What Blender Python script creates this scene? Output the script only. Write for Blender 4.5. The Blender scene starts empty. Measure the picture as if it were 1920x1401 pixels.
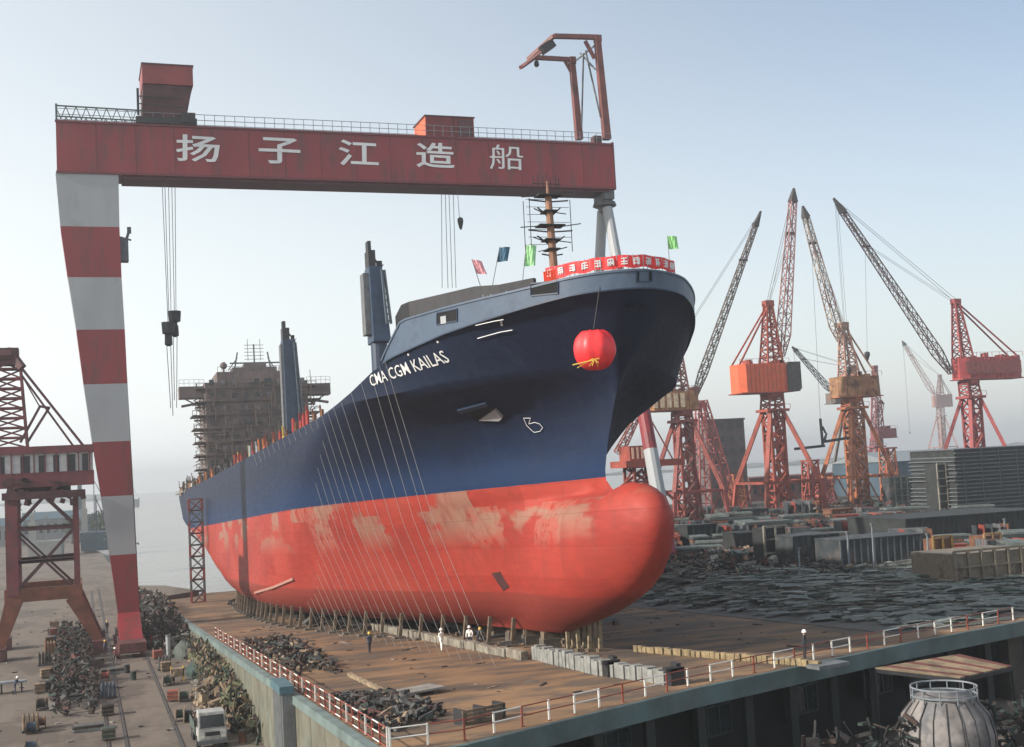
import bpy, bmesh, math, random
from mathutils import Vector, Matrix
from mathutils.bvhtree import BVHTree
from mathutils import noise as mnoise
random.seed(7)
R = math.radians
scene = bpy.context.scene
col = scene.collection

# ------------------------------------------------------------------ camera, sky, sun, exposure
F = 2300.; TH = R(19.6); PT = R(4.43); RO = R(3.0); CZ = 20.
fw = Vector((math.sin(TH)*math.cos(PT), math.cos(TH)*math.cos(PT), math.sin(PT)))
_r0 = Vector((math.cos(TH), -math.sin(TH), 0)); _u0 = _r0.cross(fw)
RT = math.cos(RO)*_r0 - math.sin(RO)*_u0
UP = math.sin(RO)*_r0 + math.cos(RO)*_u0
cam_d = bpy.data.cameras.new('camera'); cam = bpy.data.objects.new('camera', cam_d); col.objects.link(cam)
cam_d.sensor_width = 36; cam_d.lens = 36*F/1920; cam_d.clip_start = .5; cam_d.clip_end = 20000
m = Matrix((RT, UP, -fw)).transposed().to_4x4(); m.translation = Vector((0, 0, CZ)); cam.matrix_world = m
scene.camera = cam

SUN_AZ = R(-93)      # clockwise from +Y
SUN_EL = R(27)
world = bpy.data.worlds.new('World'); scene.world = world; world.use_nodes = True
wn = world.node_tree; bg = wn.nodes['Background']
sky = wn.nodes.new('ShaderNodeTexSky'); sky.sky_type = 'NISHITA'; sky.sun_disc = False
sky.sun_elevation = SUN_EL; sky.sun_rotation = SUN_AZ
sky.air_density = 1.0; sky.dust_density = 2.5; sky.ozone_density = 1.0; sky.altitude = 0
smx = wn.nodes.new('ShaderNodeMix'); smx.data_type = 'RGBA'     # thin bright veil over the blue, thicker toward the horizon and the sun side
wtc = wn.nodes.new('ShaderNodeTexCoord'); wsx = wn.nodes.new('ShaderNodeSeparateXYZ'); wn.links.new(wtc.outputs['Generated'], wsx.inputs[0])
wmr = wn.nodes.new('ShaderNodeMapRange'); wmr.interpolation_type = 'SMOOTHSTEP'; wmr.inputs[1].default_value = -.02; wmr.inputs[2].default_value = .42; wmr.inputs[3].default_value = 1.0; wmr.inputs[4].default_value = .5
wn.links.new(wsx.outputs['Z'], wmr.inputs[0])
wma = wn.nodes.new('ShaderNodeMath'); wma.operation = 'MULTIPLY_ADD'; wma.use_clamp = True; wma.inputs[1].default_value = -.65; wn.links.new(wsx.outputs['X'], wma.inputs[0]); wn.links.new(wmr.outputs[0], wma.inputs[2]); wn.links.new(wma.outputs[0], smx.inputs[0])
smx.inputs[7].default_value = (6.6, 6.9, 6.85, 1); wn.links.new(sky.outputs[0], smx.inputs[6]); wn.links.new(smx.outputs[2], bg.inputs[0]); bg.inputs[1].default_value = .12
sd = bpy.data.lights.new('sun', 'SUN'); sun = bpy.data.objects.new('sun', sd); col.objects.link(sun)
sd.energy = 4.6; sd.angle = R(1.2); sd.color = (1, .93, .82)
sv = Vector((math.sin(SUN_AZ)*math.cos(SUN_EL), math.cos(SUN_AZ)*math.cos(SUN_EL), math.sin(SUN_EL)))
sun.rotation_euler = sv.to_track_quat('Z', 'Y').to_euler()
scene.view_settings.view_transform = 'Standard'; scene.view_settings.look = 'None'
scene.view_settings.gamma = 1; scene.view_settings.use_curve_mapping = False
scene.view_settings.exposure = 0.5
HAZE = .00038

# ------------------------------------------------------------------ surveying helpers
def ray(px, py): return fw + (px-960)/F*RT + (700.5-py)/F*UP
def aty(px, py, y): d = ray(px, py); return Vector((0, 0, CZ)) + d*(y/d.y)
def atx(px, py, x): d = ray(px, py); return Vector((0, 0, CZ)) + d*(x/d.x)
def atz(px, py, z): d = ray(px, py); return Vector((0, 0, CZ)) + d*((z-CZ)/d.z)
def zs(y): return 9.67 - .044*y
def slip(px, py): d = ray(px, py); return Vector((0, 0, CZ)) + d*((9.67-CZ)/(d.z+.044*d.y))

# ------------------------------------------------------------------ materials
MATS = {}; DIM = .62
def mat(name, c, rough=.6, var=.15, scale=1.5, metal=0, bump=0, c2=None, c2amt=.5, c2scale=.6, spec=.5, trans=0, bscale=8, stretch=(1, 1, 1)):
    if name in MATS: return MATS[name]
    M = bpy.data.materials.new(name); M.use_nodes = True; MATS[name] = M
    nt = M.node_tree; b = nt.nodes['Principled BSDF']; L = nt.links
    b.inputs['Roughness'].default_value = rough; b.inputs['Metallic'].default_value = metal
    b.inputs['Specular IOR Level'].default_value = spec
    tc = nt.nodes.new('ShaderNodeTexCoord'); mp = nt.nodes.new('ShaderNodeMapping'); mp.inputs['Scale'].default_value = stretch
    L.new(tc.outputs['Object'], mp.inputs[0])
    n = nt.nodes.new('ShaderNodeTexNoise'); n.inputs['Scale'].default_value = scale; n.inputs['Detail'].default_value = 6
    L.new(mp.outputs[0], n.inputs['Vector'])
    mr = nt.nodes.new('ShaderNodeMapRange'); mr.inputs[1].default_value = .3; mr.inputs[2].default_value = .7
    mr.inputs[3].default_value = 1-var*1.6; mr.inputs[4].default_value = 1+var*1.2
    L.new(n.outputs[0], mr.inputs[0])
    base = nt.nodes.new('ShaderNodeMix'); base.data_type = 'RGBA'
    g = DIM if max(c) < .6 else 1
    base.inputs[6].default_value = (*(x*g for x in c), 1); base.inputs[7].default_value = (*(x*g for x in (c2 or c)), 1)
    if c2:
        n2 = nt.nodes.new('ShaderNodeTexNoise'); n2.inputs['Scale'].default_value = c2scale; n2.inputs['Detail'].default_value = 9; n2.inputs['Roughness'].default_value = .65
        L.new(mp.outputs[0], n2.inputs['Vector'])
        r2 = nt.nodes.new('ShaderNodeMapRange'); r2.inputs[1].default_value = .62-.3*c2amt; r2.inputs[2].default_value = .74-.3*c2amt
        L.new(n2.outputs[0], r2.inputs[0]); L.new(r2.outputs[0], base.inputs[0])
    else: base.inputs[0].default_value = 0
    mul = nt.nodes.new('ShaderNodeVectorMath'); mul.operation = 'SCALE'
    L.new(base.outputs[2], mul.inputs[0]); L.new(mr.outputs[0], mul.inputs['Scale']); L.new(mul.outputs[0], b.inputs['Base Color'])
    if bump:
        nb = nt.nodes.new('ShaderNodeTexNoise'); nb.inputs['Scale'].default_value = bscale; nb.inputs['Detail'].default_value = 5
        L.new(mp.outputs[0], nb.inputs['Vector'])
        bp = nt.nodes.new('ShaderNodeBump'); bp.inputs['Strength'].default_value = bump; bp.inputs['Distance'].default_value = .1
        L.new(nb.outputs[0], bp.inputs['Height']); L.new(bp.outputs[0], b.inputs['Normal'])
    return M
red = mat('crane_red_paint', (.36, .035, .045), .5, .12, .25, c2=(.22, .045, .045), c2amt=.45, c2scale=.5, stretch=(1, 1, .25))
white = mat('crane_white_paint', (.5, .52, .54), .5, .08, .3, c2=(.4, .39, .37), c2amt=.15, c2scale=.6, stretch=(1, 1, .3))
letter_w = mat('lettering_white', (.62, .62, .62), .6, .05)
dark = mat('dark_steel', (.03, .03, .035), .6, .3)
grey = mat('grey_steel', (.18, .19, .2), .6, .2)
galv = mat('galvanised_rail', (.3, .33, .36), .5, .15)
rope = mat('wire_rope', (.16, .17, .18), .6, .1)
orange = mat('orange_paint', (.62, .11, .04), .55, .15, .6, c2=(.4, .1, .05), c2amt=.3)
jibred = mat('jib_red_paint', (.44, .085, .055), .6, .2, .5, c2=(.3, .08, .05), c2amt=.35)
jibtan = mat('jib_weathered_tan', (.48, .25, .12), .7, .25, .5, c2=(.2, .09, .05), c2amt=.5)
jibgrey = mat('jib_grey_brown', (.2, .16, .14), .7, .2)
brown = mat('rust_brown_steel', (.2, .08, .045), .75, .3, .8, c2=(.3, .13, .06), c2amt=.5)
concrete = mat('pale_concrete', (.34, .3, .25), .85, .2, .6, bump=.4, c2=(.2, .17, .14), c2amt=.4)
tealx = mat('teal_edge_paint', (.13, .2, .2), .6, .2, .5, c2=(.08, .1, .1), c2amt=.4)
fence_r = mat('fence_red', (.38, .08, .05), .6, .2)
fence_w = mat('fence_white', (.68, .66, .62), .6, .1)
navy = mat('navy_steel', (.02, .045, .10), .45, .15, .5)
glass = mat('dark_glass', (.02, .025, .03), .12, .1)
woodm = mat('old_timber', (.22, .16, .11), .85, .3, 2, bump=.5)
black_m = mat('recess_shade_black', (.006, .006, .008), .9, .1)  # flat black standing in for the shade inside openings
lamp_red = mat('ball_red_silk', (.72, .03, .035), .45, .1, 2)
yellow = mat('yellow_ribbon', (.75, .5, .08), .6, .1)
banner_m = mat('banner_red_cloth', (.7, .03, .03), .7, .12, 3)

# ------------------------------------------------------------------ mesh builder
ORG = {}
class MB:
    def __init__(s): s.v = []; s.f = []; s.mi = []; s.m = 0
    def add(s, vs, fs):
        k = len(s.v); s.v += [tuple(v) for v in vs]; s.f += [tuple(k+i for i in f) for f in fs]; s.mi += [s.m]*len(fs)
        return s
    def hexa(s, P): return s.add(P, [(0, 3, 2, 1), (4, 5, 6, 7), (0, 1, 5, 4), (1, 2, 6, 5), (2, 3, 7, 6), (3, 0, 4, 7)])
    def box(s, c, d, rz=0, rx=0, ry=0):
        M = Matrix.Rotation(rz, 3, 'Z') @ Matrix.Rotation(ry, 3, 'Y') @ Matrix.Rotation(rx, 3, 'X')
        c = Vector(c); P = []
        for z in (-.5, .5):
            for x, y in ((-.5, -.5), (.5, -.5), (.5, .5), (-.5, .5)): P.append(c + M @ Vector((x*d[0], y*d[1], z*d[2])))
        return s.hexa(P)
    def bb(s, x0, x1, y0, y1, z0, z1): return s.box(((x0+x1)/2, (y0+y1)/2, (z0+z1)/2), (x1-x0, y1-y0, z1-z0))
    def bar(s, p, q, w, h=None, w2=None, h2=None, up=(0, 0, 1)):
        p = Vector(p); q = Vector(q); d = (q-p)
        if d.length < 1e-6: return s
        d.normalize(); u = Vector(up)
        if abs(d.dot(u)) > .95: u = Vector((0, 1, 0))
        a = d.cross(u).normalized(); b = a.cross(d)
        h = h or w; w2 = w2 or w; h2 = h2 or h
        P = [p+a*x*w/2+b*y*h/2 for x, y in ((-1, -1), (1, -1), (1, 1), (-1, 1))] + [q+a*x*w2/2+b*y*h2/2 for x, y in ((-1, -1), (1, -1), (1, 1), (-1, 1))]
        return s.hexa(P)
    def tube(s, p, q, r, r2=None, n=8, caps=True):
        p = Vector(p); q = Vector(q); r2 = r if r2 is None else r2; d = (q-p).normalized()
        u = Vector((0, 0, 1)) if abs(d.z) < .95 else Vector((0, 1, 0))
        a = d.cross(u).normalized(); b = d.cross(a); P = []
        for c, rr in ((p, r), (q, r2)):
            for i in range(n): t = 2*math.pi*i/n; P.append(c+(a*math.cos(t)+b*math.sin(t))*rr)
        fs = [(i, (i+1) % n, n+(i+1) % n, n+i) for i in range(n)]
        if caps: fs += [tuple(range(n))[::-1], tuple(range(n, 2*n))]
        return s.add(P, fs)
    def lathe(s, c, prof, n=16, wob=0):
        c = Vector(c); P = []
        for r, z in prof:
            for i in range(n):
                t = 2*math.pi*i/n; rr = r*(1+wob*math.cos(t*8)); P.append(c+Vector((rr*math.cos(t), rr*math.sin(t), z)))
        fs = []
        for j in range(len(prof)-1):
            for i in range(n): fs.append((j*n+i, j*n+(i+1) % n, (j+1)*n+(i+1) % n, (j+1)*n+i))
        fs += [tuple(range(n))[::-1], tuple(range((len(prof)-1)*n, len(prof)*n))]
        return s.add(P, fs)
    def lattice(s, p, q, w0, w1, n, r, d0=None, d1=None):
        p = Vector(p); q = Vector(q); d = (q-p).normalized(); u = Vector((0, 1, 0))
        if abs(d.y) > .9: u = Vector((1, 0, 0))
        a = d.cross(u).normalized(); b = a.cross(d)
        d0 = d0 or w0; d1 = d1 or w1
        def c(t, k):
            x, y = ((-1, -1), (1, -1), (1, 1), (-1, 1))[k % 4]
            return p.lerp(q, t) + a*x*(w0+(w1-w0)*t)/2 + b*y*(d0+(d1-d0)*t)/2
        for k in range(4): s.bar(c(0, k), c(1, k), r*1.5)
        for i in range(n):
            t0 = i/n; t1 = (i+1)/n
            for k in range(4):
                s.bar(c(t0, k), c(t0, k+1), r)
                if i % 2: s.bar(c(t0, k), c(t1, k+1), r)
                else: s.bar(c(t0, k+1), c(t1, k), r)
        for k in range(4): s.bar(c(1, k), c(1, k+1), r)
        return s
    def build(s, name, mats, parent=None, label=None, cat=None, group=None, kind=None, smooth=False, bevel=0):
        me = bpy.data.meshes.new(name)
        org = ORG.get(parent.name, Vector()) if parent else Vector()
        me.from_pydata([tuple(Vector(v)-org) for v in s.v], [], s.f); me.update()
        for mm in (mats if isinstance(mats, (list, tuple)) else [mats]): me.materials.append(mm)
        if s.m or any(s.mi):
            for p, i in zip(me.polygons, s.mi): p.material_index = i
        if smooth:
            for p in me.polygons: p.use_smooth = True
        o = bpy.data.objects.new(name, me); col.objects.link(o)
        if parent: o.parent = parent; ORG[o.name] = org
        if bevel:
            bv = o.modifiers.new('bevel', 'BEVEL'); bv.width = bevel; bv.segments = 2
        return tag(o, label, cat, group, kind)
def tag(o, label=None, cat=None, group=None, kind=None):
    if label: o['label'] = label
    if cat: o['category'] = cat
    if group: o['group'] = group
    if kind: o['kind'] = kind
    return o
def thing(name, label, cat, loc=(0, 0, 0), group=None):
    o = bpy.data.objects.new(name, None); col.objects.link(o); o.location = loc; ORG[o.name] = Vector(loc)
    o.empty_display_size = .5
    return tag(o, label, cat, group)
def copy_tree(o, parent=None):
    c = o.copy(); col.objects.link(c); c.parent = parent
    for ch in list(o.children): copy_tree(ch, c)
    return c
V = Vector

# ------------------------------------------------------------------ ground, water, yard
def sheet(name, pts, m_, kind='structure', div=None):
    b = MB(); b.add(pts, [tuple(range(len(pts)))]); return b.build(name, m_, kind=kind)
gm = mat('road_concrete', (.26, .205, .165), .9, .18, .12, bump=.3, c2=(.13, .10, .08), c2amt=.55, c2scale=.12, stretch=(1, .5, 1))
# river
wm = bpy.data.materials.new('river_water'); wm.use_nodes = True
nt = wm.node_tree; b = nt.nodes['Principled BSDF']; b.inputs['Base Color'].default_value = (.20, .185, .16, 1); b.inputs['Roughness'].default_value = .22
tc = nt.nodes.new('ShaderNodeTexCoord'); mp = nt.nodes.new('ShaderNodeMapping'); mp.inputs['Scale'].default_value = (.06, .25, 1)
n = nt.nodes.new('ShaderNodeTexNoise'); n.inputs['Scale'].default_value = 1; n.inputs['Detail'].default_value = 7
bp = nt.nodes.new('ShaderNodeBump'); bp.inputs['Strength'].default_value = .5; bp.inputs['Distance'].default_value = 1.2
for a, c in ((tc.outputs['Object'], mp.inputs[0]), (mp.outputs[0], n.inputs['Vector']), (n.outputs[0], bp.inputs['Height']), (bp.outputs[0], b.inputs['Normal'])): nt.links.new(a, c)
sheet('river', [(-3000, 150, -1.5), (3500, 150, -1.5), (3500, 5200, -1.5), (-3000, 5200, -1.5)], wm)
# road / quay ground with vertical bank
def slab(name, poly, z, zb, m_, kind='structure', **k):
    n = len(poly); b = MB(); b.add([(x, y, z) for x, y in poly]+[(x, y, zb) for x, y in poly], [tuple(range(n)), tuple(range(n, 2*n))[::-1]]+[(i, n+i, n+(i+1) % n, (i+1) % n) for i in range(n)])
    return b.build(name, m_, kind=kind, **k)
slab('ground', [(-400, -60), (130, -60), (130, 92), (12.9, 92), (12.9, 235), (21, 243), (16, 262), (9, 270), (6, 420), (-14, 700), (-400, 700)][::-1][::-1], 0, -4, gm)
# rails in the road
RAIL = mat('rail_steel', (.08, .065, .055), .5, .2)
for x in (1.75, 7.1, -11, 3.1):
    b = MB(); b.bb(x-.14, x+.14, 60, 265, .004, .012); b.m = 1; b.bb(x-.06, x+.06, 60, 265, .014, .06); b.bb(x-.2, x-.14, 60, 265, .014, .03)
    b.build('crane_rail', [mat('rail_groove_grime', (.13, .11, .1), .9, .3, 1), RAIL], kind='structure')
for i in range(11):
    y = 96+i*11.5; b = MB(); b.bb(-14, 12.8, y, y+.09, .003, .0045); b.build('slab_joint', dark, kind='structure')
# building berth (slipway) platform, tilted plane
deck_m = mat('berth_deck_rust', (.33, .185, .09), .9, .22, .22, bump=.5, c2=(.14, .095, .065), c2amt=.6, c2scale=.3, bscale=3, stretch=(.5, 1.2, 1))
EDGE = [(13.1, 56.2), (16.8, 56.8), (33.2, 64.9), (54.2, 73.1), (68.1, 77.6), (100, 88)]
def berth_poly(): return [(13.1, 57)]+EDGE[1:]+[(100, 262), (13.1, 262)]
pl = berth_poly(); b = MB(); N = len(pl)
b.add([(x, y, zs(y)) for x, y in pl]+[(x, y, zs(y)-.7) for x, y in pl], [tuple(range(N)), tuple(range(N, 2*N))[::-1]]+[(i, N+i, N+(i+1) % N, (i+1) % N) for i in range(N)])
b.build('slipway_deck', deck_m, kind='structure')
# ------------------------------------------------------------------ the ship
SO = V((35.3, 84, 7.3)); SA = -math.asin(.044)
ship = thing('container_ship', 'huge navy blue and red container ship standing on the slipway bow forward', 'ship', SO)
ship.rotation_euler = (SA, 0, 0); ORG[ship.name] = V()
SM = Matrix.Translation(SO) @ Matrix.Rotation(SA, 4, 'X'); SMI = SM.inverted()
def tol(p): return SMI @ V(p)          # world -> ship frame
def lerp_tab(T, x):
    if x <= T[0][0]: return T[0][1]
    for (a, b), (c, d) in zip(T, T[1:]):
        if x <= c: return b+(d-b)*(x-a)/(c-a)
    return T[-1][1]
BEAM = 14.8; DK = 19.3
def sm(t): t = max(0, min(1, t)); return t*t*(3-2*t)
P_BULB = [(0, 6), (.4, 4), (.9, 1.6), (1.5, -1.5), (2.4, -4.8), (3.4, -7.8), (4.6, -10.1), (6, -11.7), (7.2, -12.5), (8.2, -12.6), (9, -12.0), (9.6, -10.9), (10.0, -9.6), (10.3, -7.6), (10.5, -5.4), (11.4, -4.1), (12.1, -4.1), (14, -4.9), (16.3, -6.3), (20, -9), (23, -11.6), (24.5, -12.9), (27, -13.2)]
P_STEM = [(0, 6), (4, 2), (8, -1.2), (11.25, -3.6), (12.1, -4.1), (14, -4.9), (16.3, -6.3), (20, -9), (23, -11.6), (24.5, -12.9), (27, -13.2)]
T_LE = [(0, 72), (4, 64), (11, 53), (14, 47), (17, 37), (19.3, 27), (24, 31), (26, 32)]
T_EX = [(0, 1.25), (6, 1.25), (11, 1.18), (14, 1.38), (17, 1.5), (19.3, 1.08), (22.5, .84), (24.3, .56), (26, .56)]
T_Y1 = [(0, 150), (2, 160), (5, 172), (8, 180), (11, 192), (13.5, 204), (19.6, 206)]
T_LA = [(0, 75), (4, 60), (8, 45), (12, 26), (19, 14)]
T_W0 = [(0, .3), (9, .4), (11.5, 5), (13.5, 11.5), (19, 13.2)]
def hb(y, z):
    ys = lerp_tab(P_STEM, z); t = (y-ys)/lerp_tab(T_LE, z)
    h = 0 if t <= 0 else (BEAM if t >= 1 else BEAM*(1-(1-t)**2)**lerp_tab(T_EX, z))
    if z > 16 and t > 0: hr = 2.6*math.sqrt(1-(1-min((y-ys)/2.4, 1))**2)*sm((z-16)/7); h = (h**3+hr**3)**(1/3)*1.0
    h = min(h, BEAM)
    ta = (lerp_tab(T_Y1, z)-y)/lerp_tab(T_LA, z); w0 = lerp_tab(T_W0, z)
    if ta < 1: h = min(h, w0+(BEAM-w0)*(1-(1-max(0, ta))**2)**.8)
    if z < 3: rr = 3; h -= min(h*.5, rr*(1-math.sqrt(max(0, 1-((rr-z)/rr)**2))))
    if z < 10.6:
        tb = (y-lerp_tab(P_BULB, z))/11
        if tb > 0:
            zz = (z-7)/7.3 if z < 7 else (z-7)/3.62
            w = 3.3*math.sqrt(max(0, 1-abs(zz)**2.2)); bw = w*math.sqrt(1-(1-min(tb, 1))**2)*(1 if y < 3 else max(0, 1-(y-3)/30))
            k = 1.6 if h > .3 else 0
            h = max(h, bw) if k == 0 else max((h**3+bw**3)**(1/3), 0)
    return max(h, 0)
T_TOP = [(-14, 23.75), (-10, 23.6), (-6, 23.25), (0, 22.75), (6.5, 21.95), (11, 20.9), (15, 19.7), (24, 19.3), (120, 19.3), (206, 19.7)]   # plating edge / knuckle line
def top(y): return lerp_tab(T_TOP, y)
T_BUL = [(-14, 24.9), (-8, 24.6), (-6, 24.55), (0, 24.55), (4.6, 24.5), (7.5, 21.9)]   # top edge of the forecastle bulwark
ZR = [0, .12, .4, .8, 1.3, 2, 2.6, 3, 3.8, 4.8, 6, 7, 8, 9, 9.5, 9.9, 10.2, 10.4, 10.5, 10.8, 11.4, 12.1, 13, 14, 15, 16, 17, 18, 18.7, 19.3]
NF = 12
US = [0, .0008, .002, .004, .007, .011, .016, .022, .03, .04, .05, .062, .075, .09, .105, .12, .14, .16, .18, .2, .225, .25, .28, .31, .34, .38, .42, .48, .54, .6, .66, .71, .76, .8, .84, .87, .9, .925, .95, .97, .985, .995, 1]
def hull_grid():
    rows = []
    for i in range(len(ZR)+NF):
        row = []
        for u in US:
            z = ZR[i] if i < len(ZR) else 19.3
            w = 0 if i < len(ZR) else (i-len(ZR)+1)/NF
            zz = z
            for _ in range(5):
                y0 = lerp_tab(P_BULB, zz); y = y0+(lerp_tab(T_Y1, zz)-y0)*u
                zz = 19.3+w*(top(y)-19.3) if w else z
                if w and zz < 19.3: zz = 19.3
            x = 0 if u == 0 else hb(y, zz)
            row.append((x, y, zz))
        rows.append([(x, y, z+.95*sm((-5.2-y)/4)*sm((z-4)/6)) if z < 11 else (x, y, z) for x, y, z in row])
    return rows
G = hull_grid(); nr = len(G); nc = len(US); hv = []; hf = []
for sgn in (-1, 1):
    k = len(hv)
    for r in G: hv += [(sgn*x, y, z) for x, y, z in r]
    for i in range(nr-1):
        for j in range(nc-1):
            q = [k+i*nc+j, k+i*nc+j+1, k+(i+1)*nc+j+1, k+(i+1)*nc+j]
            if i >= len(ZR)-1 and abs(hv[q[0]][2]-hv[q[3]][2]) < 1e-4 and abs(hv[q[1]][2]-hv[q[2]][2]) < 1e-4: continue
            hf.append(q if sgn > 0 else q[::-1])
h0 = nr*nc
for j in range(nc-1): hf.append((j, j+1, h0+j+1, h0+j))
for i in range(len(ZR)-1): hf.append((i*nc+nc-1, (i+1)*nc+nc-1, h0+(i+1)*nc+nc-1, h0+i*nc+nc-1))
me = bpy.data.meshes.new('hull'); me.from_pydata(hv, [], hf); me.update()
bm = bmesh.new(); bm.from_mesh(me); bmesh.ops.remove_doubles(bm, verts=bm.verts, dist=.002); bmesh.ops.dissolve_degenerate(bm, edges=bm.edges, dist=.0015); bmesh.ops.recalc_face_normals(bm, faces=bm.faces)
bm.to_mesh(me)
for p in me.polygons: p.use_smooth = True
hull = bpy.data.objects.new('hull', me); col.objects.link(hull); hull.parent = ship
BVH = BVHTree.FromBMesh(bm); bm.free()
em = hull.modifiers.new('edges', 'EDGE_SPLIT'); em.split_angle = R(42)
def hullhit(px, py):
    o = V((0, 0, CZ)); d = ray(px, py); lo = SMI @ o; ld = (SMI.to_3x3() @ d).normalized()
    h = BVH.ray_cast(lo, ld)
    if h[0] is None: return None
    nn = h[1]
    if nn.dot(ld) > 0: nn = -nn
    return h[0], nn
# hull paint: navy topsides, red antifouling below the draught line, plates, patches, weld relief
hm = bpy.data.materials.new('hull_paint'); hm.use_nodes = True; nt = hm.node_tree; L = nt.links; pb = nt.nodes['Principled BSDF']
def N_(t, **k):
    n = nt.nodes.new(t)
    for a, b in k.items(): setattr(n, a, b)
    return n
tc = N_('ShaderNodeTexCoord'); sx = N_('ShaderNodeSeparateXYZ'); L.new(tc.outputs['Object'], sx.inputs[0])
def math_(op, a, b=None, c=None):
    n = N_('ShaderNodeMath', operation=op)
    for i, x in enumerate((a, b, c)):
        if x is None: continue
        if isinstance(x, (int, float)): n.inputs[i].default_value = x
        else: L.new(x, n.inputs[i])
    return n.outputs[0]
def noise_(sc, det=5, vec=None, st=(1, 1, 1), rough=.5):
    mp = N_('ShaderNodeMapping'); mp.inputs['Scale'].default_value = st; L.new(vec or tc.outputs['Object'], mp.inputs[0])
    n = N_('ShaderNodeTexNoise'); n.inputs['Scale'].default_value = sc; n.inputs['Detail'].default_value = det; n.inputs['Roughness'].default_value = rough; L.new(mp.outputs[0], n.inputs['Vector']); return n.outputs[0]
def mix_(f, a, b):
    n = N_('ShaderNodeMix', data_type='RGBA')
    if isinstance(f, (int, float)): n.inputs[0].default_value = f
    else: L.new(f, n.inputs[0])
    for i, x in ((6, a), (7, b)):
        if isinstance(x, tuple): n.inputs[i].default_value = (*x, 1)
        else: L.new(x, n.inputs[i])
    return n.outputs[2]
def step_(x, a, b):
    n = N_('ShaderNodeMapRange'); L.new(x, n.inputs[0]); n.inputs[1].default_value = a; n.inputs[2].default_value = b; return n.outputs[0]
cmb = N_('ShaderNodeCombineXYZ'); L.new(sx.outputs['Y'], cmb.inputs[0]); L.new(sx.outputs['Z'], cmb.inputs[1])
def brick_(w, h, off, msz=.008):
    n = N_('ShaderNodeTexBrick'); n.offset = off; n.inputs['Scale'].default_value = 1; n.inputs['Brick Width'].default_value = w; n.inputs['Row Height'].default_value = h; n.inputs['Mortar Size'].default_value = msz
    n.inputs['Color1'].default_value = (0, 0, 0, 1); n.inputs['Color2'].default_value = (1, 1, 1, 1); n.inputs['Mortar'].default_value = (.5, .5, .5, 1); n.inputs['Bias'].default_value = 0; L.new(cmb.outputs[0], n.inputs['Vector']); return n
plates = brick_(7.5, 2.3, .37, .02); plates2 = brick_(5.2, 3.4, .5, 0)
pv = plates.outputs['Color']
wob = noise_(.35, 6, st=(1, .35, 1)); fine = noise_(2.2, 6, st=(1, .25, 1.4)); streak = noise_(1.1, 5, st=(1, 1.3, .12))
redc = mix_(step_(fine, .35, .7), (.31, .032, .022), (.24, .028, .020))
redc = mix_(math_('MULTIPLY', step_(pv, 0, 1), .55), redc, (.38, .055, .038))  # plate-to-plate tone; the lighter plates also paint in a sheen
big = noise_(.16, 3, st=(1, .6, 1))
redc = mix_(math_('MULTIPLY', step_(big, .5, .72), .45), redc, (.36, .085, .062))
redc = mix_(math_('MULTIPLY', math_('SUBTRACT', 1, step_(big, .3, .46)), .5), redc, (.2, .028, .022))
pale = math_('MULTIPLY', step_(plates2.outputs['Color'], .68, .74), step_(noise_(1.6, 6), .40, .46))
pale = math_('MULTIPLY', pale, step_(math_('ADD', sx.outputs['Z'], math_('MULTIPLY', streak, 3)), 8.2, 9.4))
redc = mix_(math_('MULTIPLY', math_('MULTIPLY', pale, math_('SUBTRACT', 1, step_(sx.outputs['Y'], 35, 75))), .5), redc, (.36, .15, .11))
grn = math_('MULTIPLY', step_(wob, .52, .58), step_(sx.outputs['Z'], 7.0, 9.0))  # worn pale patches; highlights on the bulb top are painted in with them
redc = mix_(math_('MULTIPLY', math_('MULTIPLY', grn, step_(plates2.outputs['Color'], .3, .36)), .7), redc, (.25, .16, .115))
redc = mix_(math_('MULTIPLY', step_(streak, .5, .7), .5), redc, (.20, .035, .028))
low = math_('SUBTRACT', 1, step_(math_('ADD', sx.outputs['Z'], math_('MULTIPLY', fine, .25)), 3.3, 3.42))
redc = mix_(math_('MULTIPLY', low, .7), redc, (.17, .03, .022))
navyc = mix_(step_(fine, .3, .7), (.006, .011, .03), (.008, .015, .04))
navyc = mix_(math_('MULTIPLY', step_(streak, .52, .72), .5), navyc, (.018, .026, .05))
lowblue = math_('SUBTRACT', 1, step_(math_('ADD', sx.outputs['Z'], math_('MULTIPLY', wob, 3)), 13.5, 17.5))  # bluer low topsides: reflected light put into the navy
navyc = mix_(math_('MULTIPLY', lowblue, .55), navyc, (.004, .030, .100))
isred = math_('SUBTRACT', 1, step_(math_('ADD', sx.outputs['Z'], math_('MULTIPLY', fine, .06)), 11.62, 11.64))
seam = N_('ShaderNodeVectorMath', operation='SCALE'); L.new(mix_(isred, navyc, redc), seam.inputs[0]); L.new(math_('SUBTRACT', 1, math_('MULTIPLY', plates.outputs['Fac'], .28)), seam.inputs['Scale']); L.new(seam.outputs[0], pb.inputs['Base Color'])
pb.inputs['Specular IOR Level'].default_value = .25
L.new(math_('ADD', .44, math_('MULTIPLY', fine, .3)), pb.inputs['Roughness'])
bp = N_('ShaderNodeBump'); bp.inputs['Strength'].default_value = .35; bp.inputs['Distance'].default_value = .09
L.new(math_('ADD', math_('MULTIPLY', noise_(.5, 3, st=(1, .6, .6)), 1.6), math_('MULTIPLY', plates.outputs['Fac'], .35)), bp.inputs['Height']); L.new(bp.outputs[0], pb.inputs['Normal'])
me.materials.append(hm)
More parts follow.
